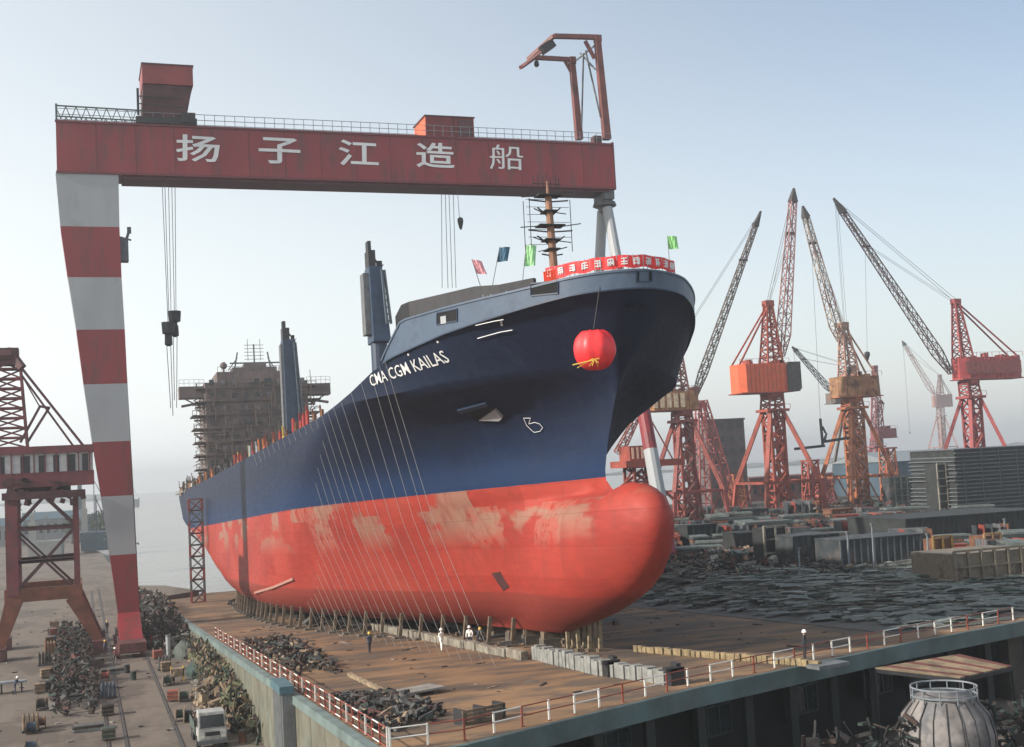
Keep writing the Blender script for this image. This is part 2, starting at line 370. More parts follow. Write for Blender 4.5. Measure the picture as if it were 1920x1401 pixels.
# forecastle bulwark: a band of real thickness above the knuckle
bulm = mat('bulwark_lit_navy', (.10, .15, .23), .5, .12, .6, c2=(.07, .10, .16), c2amt=.4)  # paler than the hull navy: light on the upright plating is in the colour
def out_n(y, z):
    e = .15; dx = (hb(y+e, z)-hb(y-e, z))/(2*e); n = V((1, -dx, 0)); n.normalize(); return n
NB = 60; yb0 = -12.35
for _ in range(6): yb0 = lerp_tab(P_BULB, top(yb0))
ys = [yb0+(7.5-yb0)*((i/NB)**2.2) for i in range(NB+1)]
ring = []
for sgn in (-1, 1):
    seq = []
    for y in ys:
        zt = top(y); x = hb(max(y, lerp_tab(P_BULB, zt)+.0005), zt); seq.append((x, y, zt))
    seq[0] = (0, yb0, top(yb0))
    ring.append(seq)
pts = [(-x, y, z) for x, y, z in ring[0][::-1]]+[(x, y, z) for x, y, z in ring[1][1:]]
b = MB(); n = len(pts); Vv = []
for i, (x, y, z) in enumerate(pts):
    a = V(pts[max(0, i-1)]); c = V(pts[min(n-1, i+1)]); t = (c-a); nn = V((-t.y, t.x, 0)).normalized()
    if nn.dot(V((x, y-30, 0))) < 0: nn = -nn
    zb = lerp_tab(T_BUL, y); P0 = V((x, y, z))+nn*.07
    Vv += [P0-V((0, 0, .06)), V((P0.x, P0.y, zb))+nn*.1, V((P0.x, P0.y, zb))-nn*.25, V((x, y, z-.06))-nn*.2]
b.v = [tuple(v) for v in Vv]; b.f = [(4*i+k, 4*i+4+k, 4*i+4+(k+1) % 4, 4*i+(k+1) % 4) for i in range(n-1) for k in range(4)]+[(0, 1, 2, 3), (4*n-4, 4*n-1, 4*n-2, 4*n-3)]; b.mi = [0]*len(b.f)
bul = b.build('bulwark', bulm, ship)
# cap rail and knuckle rubbing strip
for nm, idx, rr in (('cap_rail', 1, .07), ('knuckle_strip', 0, .05)):
    b = MB()
    for i in range(n-1): b.bar(V(Vv[4*i+idx]), V(Vv[4*i+4+idx]), rr*2)
    b.build(nm, bulm if nm == 'cap_rail' else navy, ship)
bmb = bmesh.new(); bmb.from_mesh(bul.data); BV2 = BVHTree.FromBMesh(bmb); bmb.free()
def bulhit(px, py):
    lo = SMI @ V((0, 0, CZ)); ld = (SMI.to_3x3() @ ray(px, py)).normalized(); h = BV2.ray_cast(lo, ld)
    if h[0] is None: return None
    return h[0], (h[1] if h[1].dot(ld) < 0 else -h[1])
def quad_on(hit, quad, off, th):
    cx = sum(q[0] for q in quad)/4; cy = sum(q[1] for q in quad)/4; hc_ = hit(cx, cy); P = []
    if hc_ is None: return None
    o_ = SMI @ V((0, 0, CZ))
    for px, py in quad:
        h = hit(px, py)
        if h is None:
            ld = (SMI.to_3x3() @ ray(px, py)).normalized(); h = (o_+ld*((hc_[0]-o_).dot(hc_[1])/ld.dot(hc_[1])), hc_[1])
        P.append(h)
    nn = sum((h[1] for h in P), V()).normalized()
    return [h[0]+nn*(off-th) for h in P], [h[0]+nn*off for h in P], nn
for q in ([(996, 532), (1047, 527), (1047, 550), (996, 555)], [(1193, 508), (1222, 508), (1222, 528), (1193, 529)], [(1291, 527), (1300, 533), (1301, 552), (1292, 546)], [(820, 587), (858, 579), (858, 602), (820, 609)], [(713, 632), (737, 625), (735, 644), (712, 651)]):
    r = quad_on(bulhit, q, .03, .2)
    if not r: continue
    A, B_, nn = r; b = MB(); b.hexa(A+B_); mo = b.build('mooring_port', black_m, ship)  # raised black panel painted as the dark inside of an opening
    b = MB()
    for i in range(4): b.bar(B_[i], B_[(i+1) % 4], .09)
    b.build('rim', navy, mo)
r = quad_on(bulhit, [(827, 594), (837, 592), (838, 606), (828, 608)], .08, .08)
if r: b = MB(); b.hexa(r[0]+r[1]); b.build('roller_fairlead', white, ship)
# decks and hatches
b = MB(); dk = [y for y in range(8, 206, 6)]
b.add([(-hb(y, 18.1)+.35, y, 18.1) for y in dk]+[(hb(y, 18.1)-.35, y, 18.1) for y in dk][::-1], [tuple(range(2*len(dk)))])
b.build('main_deck', brown, ship)
b = MB(); dk = [-12.2, -11, -9, -6, -3, 0, 3, 6.5]
b.add([(-hb(y, 22.6)+.3, y, 22.6 if y < 4 else 21.9) for y in dk]+[(hb(y, 22.6)-.3, y, 22.6 if y < 4 else 21.9) for y in dk][::-1], [tuple(range(2*len(dk)))])
b.build('forecastle_deck', navy, ship)
b = MB(); w1_ = hb(6.6, 18.1)-.4; w2_ = hb(6.6, 21.8)-.3; b.hexa([(-w1_, 6.4, 18.1), (w1_, 6.4, 18.1), (w1_, 6.8, 18.1), (-w1_, 6.8, 18.1), (-w2_, 6.4, 21.8), (w2_, 6.4, 21.8), (w2_, 6.8, 21.8), (-w2_, 6.8, 21.8)]); b.build('forecastle_bulkhead', navy, ship)
for i in range(9):
    y = 20+i*15.2; b = MB(); b.bb(-10.5, 10.5, y, y+13.5, 18.1, 19.9); b.build('hatch_cover', mat('hatch_paint', (.22, .09, .07), .6, .2), ship, bevel=.1)
# breakwater screen behind the bulwark
b = MB(); 
def scr(px, py, y): return tol(aty(px, py, y))
scm = mat('dark_breakwater', (.035, .033, .04), .7, .2)
prev = None
for (px, py, y) in ((741, 594, 93.5), (752, 572, 93.3), (766, 566, 93), (890, 537, 86.5), (935, 534, 84.5), (1000, 521, 82.5)):
    p = scr(px, py, y); q = V((p.x, p.y, 22.4))
    if prev: b.hexa([prev[1], q, q+V((.3, .25, 0)), prev[1]+V((.3, .25, 0)), prev[0], p, p+V((.3, .25, 0)), prev[0]+V((.3, .25, 0))])
    prev = (p, q)
b.build('breakwater', scm, ship)
# anchor pocket: raised black patch for the recess shade, plus a pale plate
def ribbon(name, pts, w, m_, off=.13, hit=hullhit, parent=ship, closed=False):
    b = MB(); P = []
    for p in pts:
        h = hit(*p)
        if h: P.append(h[0]+h[1]*off)
    if closed: P.append(P[0])
    for a, c in zip(P, P[1:]): b.bar(a, c, w)
    return b.build(name, m_, parent)
hp = hullhit(905, 772); hc = hp[0]; hn = hp[1]
def hq(name, quad, off, th, m_, parent=ship):
    r = quad_on(hullhit, quad, off, th)
    if r: b = MB(); b.hexa(r[0]+r[1]); return b.build(name, m_, parent)
anc = hq('anchor_pocket', [(872, 765), (915, 757), (935, 782), (893, 790)], .05, .3, black_m)
hq('pocket_sill', [(900, 786), (930, 765), (944, 781), (938, 787)], .22, .3, mat('sill_pale_grey', (.42, .42, .43), .6, .15), anc)  # pale grey plate at the pocket corner
hq('pocket_lip', [(858, 766), (912, 752), (918, 757), (866, 772)], .25, .3, navy, anc)
# draught mark symbol, waterline marks
mk = [(983, 783), (996, 783), (993, 794), (1004, 791), (1013, 794), (1019, 801), (1014, 808), (1003, 810), (996, 804), (989, 797)]
ribbon('bulb_mark', mk, .035, letter_w, closed=True, off=.1)
ribbon('hull_line', [(893, 608), (910, 604), (928, 600), (945, 597)], .055, letter_w)
ribbon('hull_line', [(897, 633), (918, 627), (940, 621), (962, 617)], .055, letter_w)
for d in ((940, 604), (821, 641), (766, 665), (941, 609)):
    h = hullhit(*d); b = MB(); b.tube(h[0]-h[1]*.05, h[0]+h[1]*.05, .09, n=8); b.build('side_light', letter_w, ship)
# bow thruster tunnel mouth: dark arch and its plating trail
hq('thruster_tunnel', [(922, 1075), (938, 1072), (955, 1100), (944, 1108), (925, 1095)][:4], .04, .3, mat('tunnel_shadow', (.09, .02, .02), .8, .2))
ribbon('bilge_keel', [(412, 1103), (440, 1112), (480, 1111), (515, 1101), (552, 1085)], .28, mat('bilge_pale_red', (.55, .27, .22), .6, .1), off=.1)
# painted name, following the plating
def text_mesh(s, size=1, off=0, sx_=1):
    cu = bpy.data.curves.new('t', 'FONT'); cu.body = s; cu.size = size; cu.offset = off; cu.align_x = 'LEFT'; cu.resolution_u = 2
    o = bpy.data.objects.new('t', cu); col.objects.link(o); dg = bpy.context.evaluated_depsgraph_get(); mm = bpy.data.meshes.new_from_object(o.evaluated_get(dg))
    bpy.data.objects.remove(o)
    vs = [(v.co.x*sx_, v.co.y) for v in mm.vertices]; fs = [tuple(p.vertices) for p in mm.polygons]; return vs, fs
vs, fs = text_mesh('CMA CGM KAILAS', 1, .002)
mx = max(v[0] for v in vs); a0 = (hullhit(697, 725) or hullhit(703, 728) or hullhit(712, 730))[0]; a1 = hullhit(846, 678)[0]
b = MB(); hgt = .9; P = []
for x, y in vs:
    t = x/mx; yy = a0.y+(a1.y-a0.y)*t; zz = a0.z+(a1.z-a0.z)*t+y*1.25
    P.append(V((-hb(yy, zz), yy, zz))+V((-1, -.35, -.3)).normalized()*.06)
b.add(P, fs); b.build('ship_name', letter_w, ship)
# forecastle fittings: foremast, rails, winches
rustm = mat('mast_ochre', (.36, .17, .09), .6, .2, 1)
mb0 = tol(aty(1033, 500, 91)); mt = tol(aty(1026, 345, 91)); mx_, my_ = mt.x, mt.y
b = MB(); b.tube((mx_+.1, my_, 22.4), (mx_, my_, mt.z-1), .42, .28, 10); b.tube((mx_, my_, mt.z-1), (mx_, my_, mt.z+.2), .14, .1, 8); fmast = b.build('foremast', rustm, ship)
for i, (px, py, wd) in enumerate(((1030, 368, 1.9), (1025, 398, 1.1), (1033, 425, 2.1), (1033, 452, 1.3), (1036, 470, 1.0))):
    c = tol(aty(px, py, 91)); b = MB(); b.box((mx_, my_, c.z), (wd*1.05, 1.2, .1))
    for s in (-1, 1):
        b.bar((mx_, my_, c.z-.5), (mx_+s*wd*.9, my_, c.z+.35*((i % 2)*2-1)), .1)
        b.bar((mx_+s*wd*.5, my_+.3, c.z+.05), (mx_+s*wd*1.25, my_-.2, c.z+.2*s*(-1)**i), .07)
    b.build('mast_platform', dark, fmast)
b = MB()
for (ax, ay) in ((-1.75, 0), (1.9, .3), (-1.9, 1)):
    b.bar((mx_+ax, my_+ay, mt.z-5.5), (mx_+ax+.1, my_+ay, mt.z-1.2), .05)
for k in range(7): b.bar((mx_-1.9, my_+.1, mt.z-1.3-k*.62), (mx_+(1.9 if k % 2 else -.2), my_+.4, mt.z-1.2-k*.62), .035)
for k in (-.8, -.35, 0, .3, .75, -1.2, 1.0): b.bar((mx_+k, my_, mt.z-.3), (mx_+k, my_, mt.z+.5+random.random()*.6), .05)
b.bar((mx_-1.3, my_, mt.z), (mx_+1.2, my_, mt.z), .06); b.build('antenna', dark, fmast)
# forecastle stanchions aft of the banner
for i in range(16):
    p = tol(aty(905+i*7.2, 535-i*1.6, 84.2-i*.15)); b = MB(); b.bar((p.x, p.y, 23.2), (p.x, p.y, 25.3+.25*random.random()), .07); b.build('stanchion', white, ship)
# deck cranes
def deck_crane(px, yw, zt, zb, wf_):
    c = tol(aty(px, 560, yw)); x, y = c.x, c.y; W_ = wf_
    b = MB(); b.tube((x, y, 18.1), (x, y, zb+4), 1.1, 1.0, 14); r = b.build('crane_pedestal', navy, ship)
    b = MB(); b.hexa([(x-1.5*W_, y-1.6, zb+4), (x+1.7*W_, y-1.6, zb+4), (x+1.7*W_, y+1.6, zb+4), (x-1.5*W_, y+1.6, zb+4), (x-1.5*W_, y-1.2, zt-3.2), (x+.9*W_, y-1.2, zt-3.2), (x+.9*W_, y+1.2, zt-3.2), (x-1.5*W_, y+1.2, zt-3.2)])
    b.build('crane_house', mat('deck_crane_blue', (.035, .07, .14), .5, .2, 1), r, bevel=.1)
    b = MB(); b.bb(x-1.4*W_, x-.1, y-1, y+1, zt-3.2, zt-1.2); b.bb(x-1.3*W_, x-.7*W_, y-.6, y+.6, zt-1.2, zt); b.bar((x-.5, y, zt-1.4), (x+.8, y, zt-3.2), .2); b.bb(x+.3, x+.8, y-.5, y+.5, zt-3.3, zt-2.4)
    b.build('crane_sheaves', dark, r)
    b = MB()
    for s in (-1, 1):
        b.bar((x+1.2*W_+.25*s, y-2.2, zb+6), (x+.5*W_+.15*s, y-2.6, zt-4), .22, .5)
    for q in range(9): t = q/8; zz = zb+6+(zt-4-zb-6)*t; b.bar((x+.95*W_-.6*t, y-2.25-.35*t, zz), (x+1.5*W_-.6*t, y-2.25-.35*t, zz+.7), .1)
    b.build('crane_jib', mat('jib_grey_blue', (.12, .16, .2), .5, .2), r)
    b = MB(); b.bb(x-1.7, x-1.5*W_, y-.9, y+.9, zb+5, zt-4); b.build('crane_ladder', grey, r)
deck_crane(706, 143, 43.4, 27, .68)
deck_crane(539, 208, 45, 22, .9)
# superstructure
hsm = mat('superstructure_primer', (.22, .16, .15), .75, .25, .35, c2=(.15, .13, .12), c2amt=.45, c2scale=.5)
Y0 = 172; b = MB(); b.bb(-10.6, 10.6, Y0, Y0+14, 18, 41.2); acc = b.build('accommodation_block', hsm, ship, bevel=.12)
b = MB(); b.bb(-8, 8.6, Y0+.5, Y0+12, 41.2, 43.4); b.build('wheelhouse', hsm, acc)
b = MB()
for i in range(260):
    x = random.uniform(-11.2, 11.2); z = random.uniform(18.5, 41); 
    if random.random() < .5: b.bar((x, Y0-.9, z), (x+random.uniform(-.2, .2), Y0-.9, z+random.uniform(1, 4)), .12)
    else: b.bar((x, Y0-.9, z), (x+random.uniform(1, 4), Y0-.9, z+random.uniform(-.2, .2)), .1)
for i in range(60): s_ = random.choice((-1, 1)); z = random.uniform(19, 40); b.bar((s_*11.4, Y0+random.random()*4, z), (s_*(11.4+random.random()*1.8), Y0+random.random()*4, z+random.uniform(-1, 1.5)), .14)
b.build('front_scaffolding', MATS.get('staging_brown') or mat('staging_brown', (.26, .2, .16), .8, .3, 2), ship, kind='stuff')
for k in range(8):
    z = 20.6+k*2.75; b = MB(); b.bb(-10.9, 10.9, Y0-.45, Y0, z, z+.16)
    for s_ in (-1, 1): e_ = 1.5+random.random()*1.3; b.bb(min(s_*10.6, s_*(10.6+e_)), max(s_*10.6, s_*(10.6+e_)), Y0-.3, Y0+6, z, z+.2); b.bar((s_*(10.5+e_), Y0-.2, z), (s_*(10.5+e_), Y0-.2, z+1.2), .12); b.bar((s_*10.6, Y0-.2, z+1.1), (s_*(10.5+e_), Y0-.2, z+1.1), .09)
    for q in range(14): b.bar((-10.8+q*1.66, Y0-.42, z), (-10.8+q*1.66, Y0-.42, z+1.1), .08)
    b.bar((-10.8, Y0-.42, z+1.1), (10.8, Y0-.42, z+1.1), .08)
    b.build('deck_edge', mat('deck_edge_paint', (.16, .13, .12), .7, .2), acc)
    for q in range(9):
        x = -9.2+q*2.3
        if random.random() < .15: continue
        ww = random.choice((.35, .5, .75)); b = MB(); b.bb(x-ww, x+ww, Y0-.06, Y0+.1, z+.8, z+1.9); w = b.build('cabin_window', glass if random.random() < .6 else mat('window_board_pale', (.25, .23, .25), .6, .2), acc)
b = MB(); b.bb(-1.6, 3.1, Y0-.08, Y0+.2, 40.2, 41.1); b.build('bridge_window', glass, acc)
for s in (-1, 1):
    b = MB(); b.bb(min(s*10.6, s*15.6), max(s*10.6, s*15.6), Y0+1, Y0+4, 38.2, 40.6); b.bar((s*15.2, Y0+2, 36.6), (s*10.6, Y0+2, 37.4), .5); b.bar((s*14.6, Y0+2, 38.2), (s*10.6, Y0+2, 36), .25)
    wg = b.build('bridge_wing', hsm, acc)
    b = MB()
    for q in range(6): b.bar((s*(10.6+q), Y0+1, 40.6), (s*(10.6+q), Y0+1, 42), .06)
    for q in (41.3, 42): b.bar((s*10.6, Y0+1, q), (s*15.6, Y0+1, q), .06)
    b.build('wing_rail', grey, wg)
    for q in range(7):                       # side scaffolding brackets
        z = 20+q*2.7; b = MB(); wd = 1.2+1.3*random.random(); b.bb(min(s*10.6, s*(10.9+wd)), max(s*10.6, s*(10.9+wd)), Y0+1, Y0+3, z, z+.2)
        b.bar((s*10.6, Y0+1, z-1.4), (s*(10.9+wd), Y0+1, z), .16); b.bar((s*(10.9+wd), Y0+1, z), (s*(10.9+wd*.7), Y0+1, z+2), .12); b.bar((s*10.7, Y0+1, z+1), (s*(11+wd), Y0+1, z+1.2), .08)
        b.build('side_staging', mat('staging_brown', (.26, .2, .16), .8, .3, 2), acc)
b = MB()
for x in (-4.2, 3.6, .1): b.bar((x, Y0+3, 43.4), (x*.8, Y0+3, 49.5 if x == .1 else 47.8), .28)
b.bar((-5, Y0+3, 45.5), (5.4, Y0+3, 45.5), .3)
for k in range(5): b.bar((-1.9, Y0+3, 46.3+k*.75), (2.1, Y0+3, 46.3+k*.75), .1)
b.bar((-5.4, Y0+3, 44), (-3.4, Y0+3, 46.6), .2); b.bar((4.4, Y0+3, 44), (2.9, Y0+3, 46.6), .2); b.bar((-1.2, Y0+3, 46), (-1.2, Y0+3, 50.6), .1); b.bar((1.4, Y0+3, 46), (1.4, Y0+3, 50.6), .1)
b.build('radar_mast', grey, acc)
b = MB(); b.bb(-4.6, 4.6, Y0+2, Y0+6, 43.4, 44.5); b.bb(-2.2, 2.4, Y0+2, Y0+5, 44.5, 45.3); b.lathe((-6.2, Y0+4, 43.4), [(.2, 0), (.2, 1), (.7, 1.4), (.75, 2), (.3, 2.5)], 10); b.lathe((6.6, Y0+4, 43.4), [(.2, 0), (.2, .8), (.5, 1.1), (.5, 1.6), (.2, 1.9)], 10); b.build('monkey_island', hsm, acc)
b = MB()
for q in range(20): b.bar((-7.8+q*.85, Y0+.7, 43.4), (-7.8+q*.85, Y0+.7, 44.5), .08)
b.bar((-7.8, Y0+.7, 44.5), (8.4, Y0+.7, 44.5), .08); b.build('roof_rail', grey, acc)
# coloured stanchions and fittings along the starboard deck edge
cols_ = [mat('fitting_yellow', (.6, .42, .08)), mat('fitting_orange', (.6, .18, .05)), mat('fitting_red', (.5, .06, .05)), white, mat('fitting_green', (.06, .16, .08)), grey, brown, dark]
for i in range(64):
    y = 27+i*2.75; t = i/64; x = -hb(y, 19.2)+.25+.5*random.random(); h = 1.0+.9*random.random()
    w = random.choice([0, 1, 2, 2, 3, 6]) if t < .38 else random.choice([4, 5, 6, 7, 7, 3, 1, 6])
    b = MB(); b.bar((x, y, 18.2), (x-.1, y+.3*random.uniform(-1, 1), 19.3+h), .16); b.bb(x-.1, x+.1, y-.5, y+.5, 19.2, 19.5+h*random.random()); b.build('deck_stanchion', cols_[w], ship)
# cluttered stern scaffolding and timber
b = MB()
for i in range(150):
    y = random.uniform(150, 205); x = -hb(y, 19.2)+random.uniform(.1, 3.5); z = 18.2; h = random.uniform(1, 4.5)*(1 if y > 160 else .6)
    b.bar((x, y, z), (x+random.uniform(-.6, .6), y+random.uniform(-.6, .6), z+h), .14)
    if i % 2: b.bar((x, y, z+h*.7), (x+random.uniform(-2, 2), y+random.uniform(-2, 2), z+h*random.uniform(.5, 1)), .12)
    if i % 5 == 0: b.box((x, y, z+h*.5), (random.uniform(.4, 1.4), random.uniform(.5, 2), random.uniform(.4, 1.6)), random.random())
b.build('stern_scaffolding', mat('scaffold_mixed', (.18, .11, .07), .8, .5, .4, c2=(.4, .36, .33), c2amt=.35, c2scale=.4), ship, kind='stuff')

# red banner round the forecastle rail, held on thin posts, with white characters
bn = thing('banner', 'long red cloth banner with white characters wrapped round the bow rail', 'banner', SM @ V((0, -8, 26)))
def banner_pt(t, z):
    # along the bulwark from starboard (t=0) round the stem to port (t=1)
    k = t*(n-1); i = min(n-2, int(k)); f = k-i; a = V(Vv[4*i+2]); c = V(Vv[4*i+6]); p = a.lerp(c, f); p.z += z; return SM @ p
ts = []
for i in range(n):
    p = SM @ V(Vv[4*i+1]); q = p-V((0, 0, CZ)); d = q.dot(fw); px = 960+F*q.dot(RT)/d; ts.append(px)
i0 = min(range(n//2), key=lambda i: abs(ts[i]-1018)); i1 = n//2+min(range(n//2-1), key=lambda i: abs(ts[n//2+i]-1276))
b = MB(); NN = 70; T0 = i0/(n-1); T1 = i1/(n-1)
def arc_table():
    acc_ = [0]; P = [banner_pt(T0+(T1-T0)*i/400, 0) for i in range(401)]
    for a, c in zip(P, P[1:]): acc_.append(acc_[-1]+(c-a).length)
    return acc_
AT = arc_table()
def bpt(s, z, o=0):
    g = s*AT[-1]; lo = 0
    while lo < 399 and AT[lo+1] < g: lo += 1
    f = (g-AT[lo])/max(1e-6, AT[lo+1]-AT[lo]); t = T0+(T1-T0)*(lo+f)/400
    p = banner_pt(t, z); a = banner_pt(max(0, t-.002), z); c = banner_pt(min(1, t+.002), z); d = (c-a).normalized(); nn = V((d.y, -d.x, 0)) ; 
    if nn.dot(p-V((35.3, 100, p.z))) < 0: nn = -nn
    return p+nn*(o+.03*math.sin(s*60)+.02*math.sin(s*23+z*5))
rows = []
for i in range(NN+1):
    s = i/NN; sag = .06*math.sin(s*40); rows.append([bpt(s, .28+sag), bpt(s, 1.12+sag*.5), bpt(s, 1.12+sag*.5, -.04), bpt(s, .28+sag, -.04)])
for i in range(NN):
    b.add(rows[i]+rows[i+1], [(0, 4, 5, 1), (1, 5, 6, 2), (2, 6, 7, 3), (3, 7, 4, 0)])
b.build('banner_cloth', banner_m, bn)
NCH = max(12, min(24, int(AT[-1]/.92)))
for i in range(NCH):
    b = MB(); s = .035+i*.945/(NCH-.5); h0_ = .45; hh = .5; w = .30/AT[-1]
    def st(x0, y0, x1, y1, th=.07):
        A = bpt(s+w*x0, h0_+hh*y0, .04); B2 = bpt(s+w*x1, h0_+hh*y1, .04); b.bar(A, B2, th)
    random.seed(i*5+1)
    for q in range(2): yy = .15+.3*q+.2*random.random(); st(-.7, yy, .7, yy)
    st(random.uniform(-.3, .3), 0, random.uniform(-.2, .2), 1); st(-.6, .9, .6, .9)
    if i % 2: st(-.6, 0, -.6, .9)
    if i % 3: st(.55, .05, .55, .85)
    b.build('banner_character', letter_w, bn)
random.seed(11)
b = MB()
for i in range(30):
    s = i/29; p = bpt(s, 0, -.05); b.bar(p-V((0, 0, .1)), p+V((0, 0, 1.15)), .05)
for z in (.1,): 
    for i in range(60): b.bar(bpt(i/60, z, .01), bpt((i+1)/60, z, .01), .16, .14)
b.build('rail_post', white, bn)
b = MB()
for i in range(5): p = bpt(.0+i*.018, 0, .02); b.hexa([p+V((-.1, 0, -.1)), p+V((.1, 0, -.1)), p+V((.1, .04, -.1)), p+V((-.1, .04, -.1)), p+V((-.14, 0, .9)), p+V((.14, 0, .9)), p+V((.14, .04, .9)), p+V((-.14, .04, .9))])
b.build('hanging_cloth', mat('banner_orange_red', (.8, .1, .04), .7), bn)
# flags
for (px, py, w, h, y, c, nm, slant) in ((1262, 455, 22, 26, 79, (.28, .62, .22), 'bright green flag at the right end of the bow banner', .0), (948, 478, 22, 28, 86, (.10, .24, .36), 'blue flag leaning above the forecastle rail', .35), (998, 480, 22, 40, 84, (.4, .75, .35), 'pale green pennant beside the foremast foot', .2), (895, 500, 20, 26, 87, (.8, .35, .38), 'pink flag at the aft end of the forecastle', -.4)):
    p = aty(px, py, y); sc_ = y*1.06/F; t = thing('flag', label=nm, cat='flag', loc=p-V((0, 0, 2)), group='flags on the forecastle')
    W = w*sc_; H = h*sc_; b = MB(); b.tube(p+V((-W*.5-slant*2*H, 0, -H-1.4)), p+V((-W*.5, 0, H*.55)), .03, n=6); b.build('flag_pole', grey, t)
    b = MB(); P = []
    for j in range(5):
        for i in range(6): u = i/5; v = j/4; P.append(p+V((W*(u-.5)-slant*H*(1-v)*.8, .12*math.sin(u*6+v*2), H*(v-.5)+slant*.2*u)))
    fs_ = [(j*6+i, j*6+i+1, j*6+i+7, j*6+i+6) for j in range(4) for i in range(5)]
    b.add(P, fs_); b.build('flag_cloth', mat('flag_'+nm.split()[0], c, .8), t)
# big red silk ball with ribbons hung under the flare
bc = aty(1115, 655, 73.2); ball = thing('silk_ball', 'large red silk ball with yellow ribbons hung on the bow for the launch', 'decoration', bc)
b = MB(); P = []; nu, nv = 40, 18; rb = 1.38
for j in range(nv+1):
    th = math.pi*j/nv
    for i in range(nu):
        ph = 2*math.pi*i/nu; rr = rb*(1+.05*(abs(math.cos(ph*4))-.5)*2*math.sin(th)-.24*math.exp(-(th/.4)**2)-.05*math.exp(-((math.pi-th)/.4)**2)+.015*math.sin(ph*17+th*7))
        P.append(bc+V((rr*math.sin(th)*math.cos(ph), rr*math.sin(th)*math.sin(ph), rr*1.04*math.cos(th))))
b.add(P, [(j*nu+i, (j+1)*nu+i, (j+1)*nu+(i+1) % nu, j*nu+(i+1) % nu) for j in range(nv) for i in range(nu)]); b.build('ball', lamp_red, ball, smooth=True)
b = MB()
for i in range(11):
    a = random.uniform(0, 6.28); st_ = bc+V((-.55, -1.15, -.75)); e = st_+V((random.uniform(-.45, .35), random.uniform(-.25, 0), random.uniform(-.5, .3))); b.bar(st_, e, .03)
b.bar(bc+V((-.6, -1.1, -.8)), bc+V((-1.9, -.7, -1.05)), .07); b.bar(bc+V((-.6, -1.1, -.7)), bc+V((-1.6, -.7, -1.25)), .05); b.build('ribbon', yellow, ball)
ht = SM @ V((-2.3, -11.3, 25.0)); b = MB(); b.tube(bc+V((0, 0, 1.3)), ht, .025, n=6); b.build('cord', dark, ball)
# ropes hung from the deck edge of the ship down to the slipway
for i in range(22):
    t = i/21; y = 91+62*t**1.4; yl = y-84; T = SM @ V((-hb(yl, top(yl))-.15, yl, top(yl)-.1)); gx, gy = 27.5-4.0*t, 84+46*t
    G_ = V((gx, gy, zs(gy)+.1)); b = MB(); mid = T.lerp(G_, .5)+V((-.5, 0, -.5))
    b.tube(T, mid, .014, n=5); b.tube(mid, G_, .014, n=5)
    b.build('hanging_rope', mat('pale_rope', (.42, .42, .4), .8, .1), label='pale line in the fan hung from the ship side down to the slipway', cat='rope', group='ropes fanned down the ship side')

# ------------------------------------------------------------------ the big gantry crane
gy0, gy1 = 163., 168.; GZ0, GZ1 = 60.35, 67.25; GX0, GX1 = -1.75, 75.6
gan = thing('gantry_crane', 'giant red gantry crane with red and white striped leg spanning the ship', 'crane', (4.7, 163, 0))
b = MB(); b.bb(GX0, GX1, gy0, gy1, GZ0, GZ1); gird = b.build('girder', red, gan)
b = MB()
for (z, h) in ((GZ0+.15, .3), (GZ1-.15, .3)): b.bb(GX0-.1, GX1+.1, gy0-.18, gy0, z-h/2, z+h/2)
b.bb(GX1, GX1+.3, gy0-.1, gy1+.1, GZ0, GZ1+.2)
for i in range(1, 16): x = GX0+i*(GX1-GX0)/16; b.bb(x-.05, x+.05, gy0-.06, gy0, GZ0+.3, GZ1-.3)
b.build('flange', mat('crane_dark_red_trim', (.2, .035, .045), .6, .1), gird)  # flanges and stiffeners in a darker red than the girder
b = MB(); b.bb(6.2, GX1-.6, gy0+.4, gy1-.3, GZ0-.35, GZ0); b.build('girder_underside', mat('underside_shade_red', (.13, .03, .045), .6, .1), gan)  # strip under the girder, its shade put into the darker red
# characters on the girder
for ch, px in zip('扬子江造船', (371, 524, 672, 816, 949)):
    vs, fs = text_mesh(ch, 1, 0 if ch == '船' else .014); x0 = min(v[0] for v in vs); x1 = max(v[0] for v in vs); y0 = min(v[1] for v in vs); y1 = max(v[1] for v in vs)
    c = aty(px, 279+(px-371)*.029, gy0); W = 5.6 if px < 900 else 5.1; H = 3.6; mbt = MB()
    P = [V((c.x+((x-x0)/(x1-x0)-.5)*W+.12*(y-.4), gy0-.16, c.z+((y-y0)/(y1-y0)-.5)*H+.03*math.sin(x*5))) for x, y in vs]; n_ = len(P)
    mbt.add(P, fs); mbt.build('girder_character', letter_w, gird)
# striped rigid leg, tapered, with real depth
Lf = [(104, 325), (113, 425), (127, 520), (143, 618), (157, 720), (173, 828), (190, 930), (206, 1040), (222, 1150)]
Rt = [(222, 325), (224, 425), (228, 520), (234, 618), (239, 720), (244, 828), (249, 930), (255, 1040), (262, 1150)]
for i in range(8):
    A = aty(*Lf[i], gy0); B = aty(*Rt[i], gy0); C = aty(*Rt[i+1], gy0); D = aty(*Lf[i+1], gy0)
    if i == 0: A.z = B.z = GZ0
    b = MB(); z0 = (C.z+D.z)/2; z1 = (A.z+B.z)/2; dd = 4.6
    b.hexa([V((D.x, gy0, z0)), V((C.x, gy0, z0)), V((C.x, gy0+dd, z0)), V((D.x, gy0+dd, z0)), V((A.x, gy0, z1)), V((B.x, gy0, z1)), V((B.x, gy0+dd, z1)), V((A.x, gy0+dd, z1))])
    b.build('leg_band', white if i % 2 == 0 else red, gan)
LB = aty(*Lf[8], gy0); RB = aty(*Rt[8], gy0)
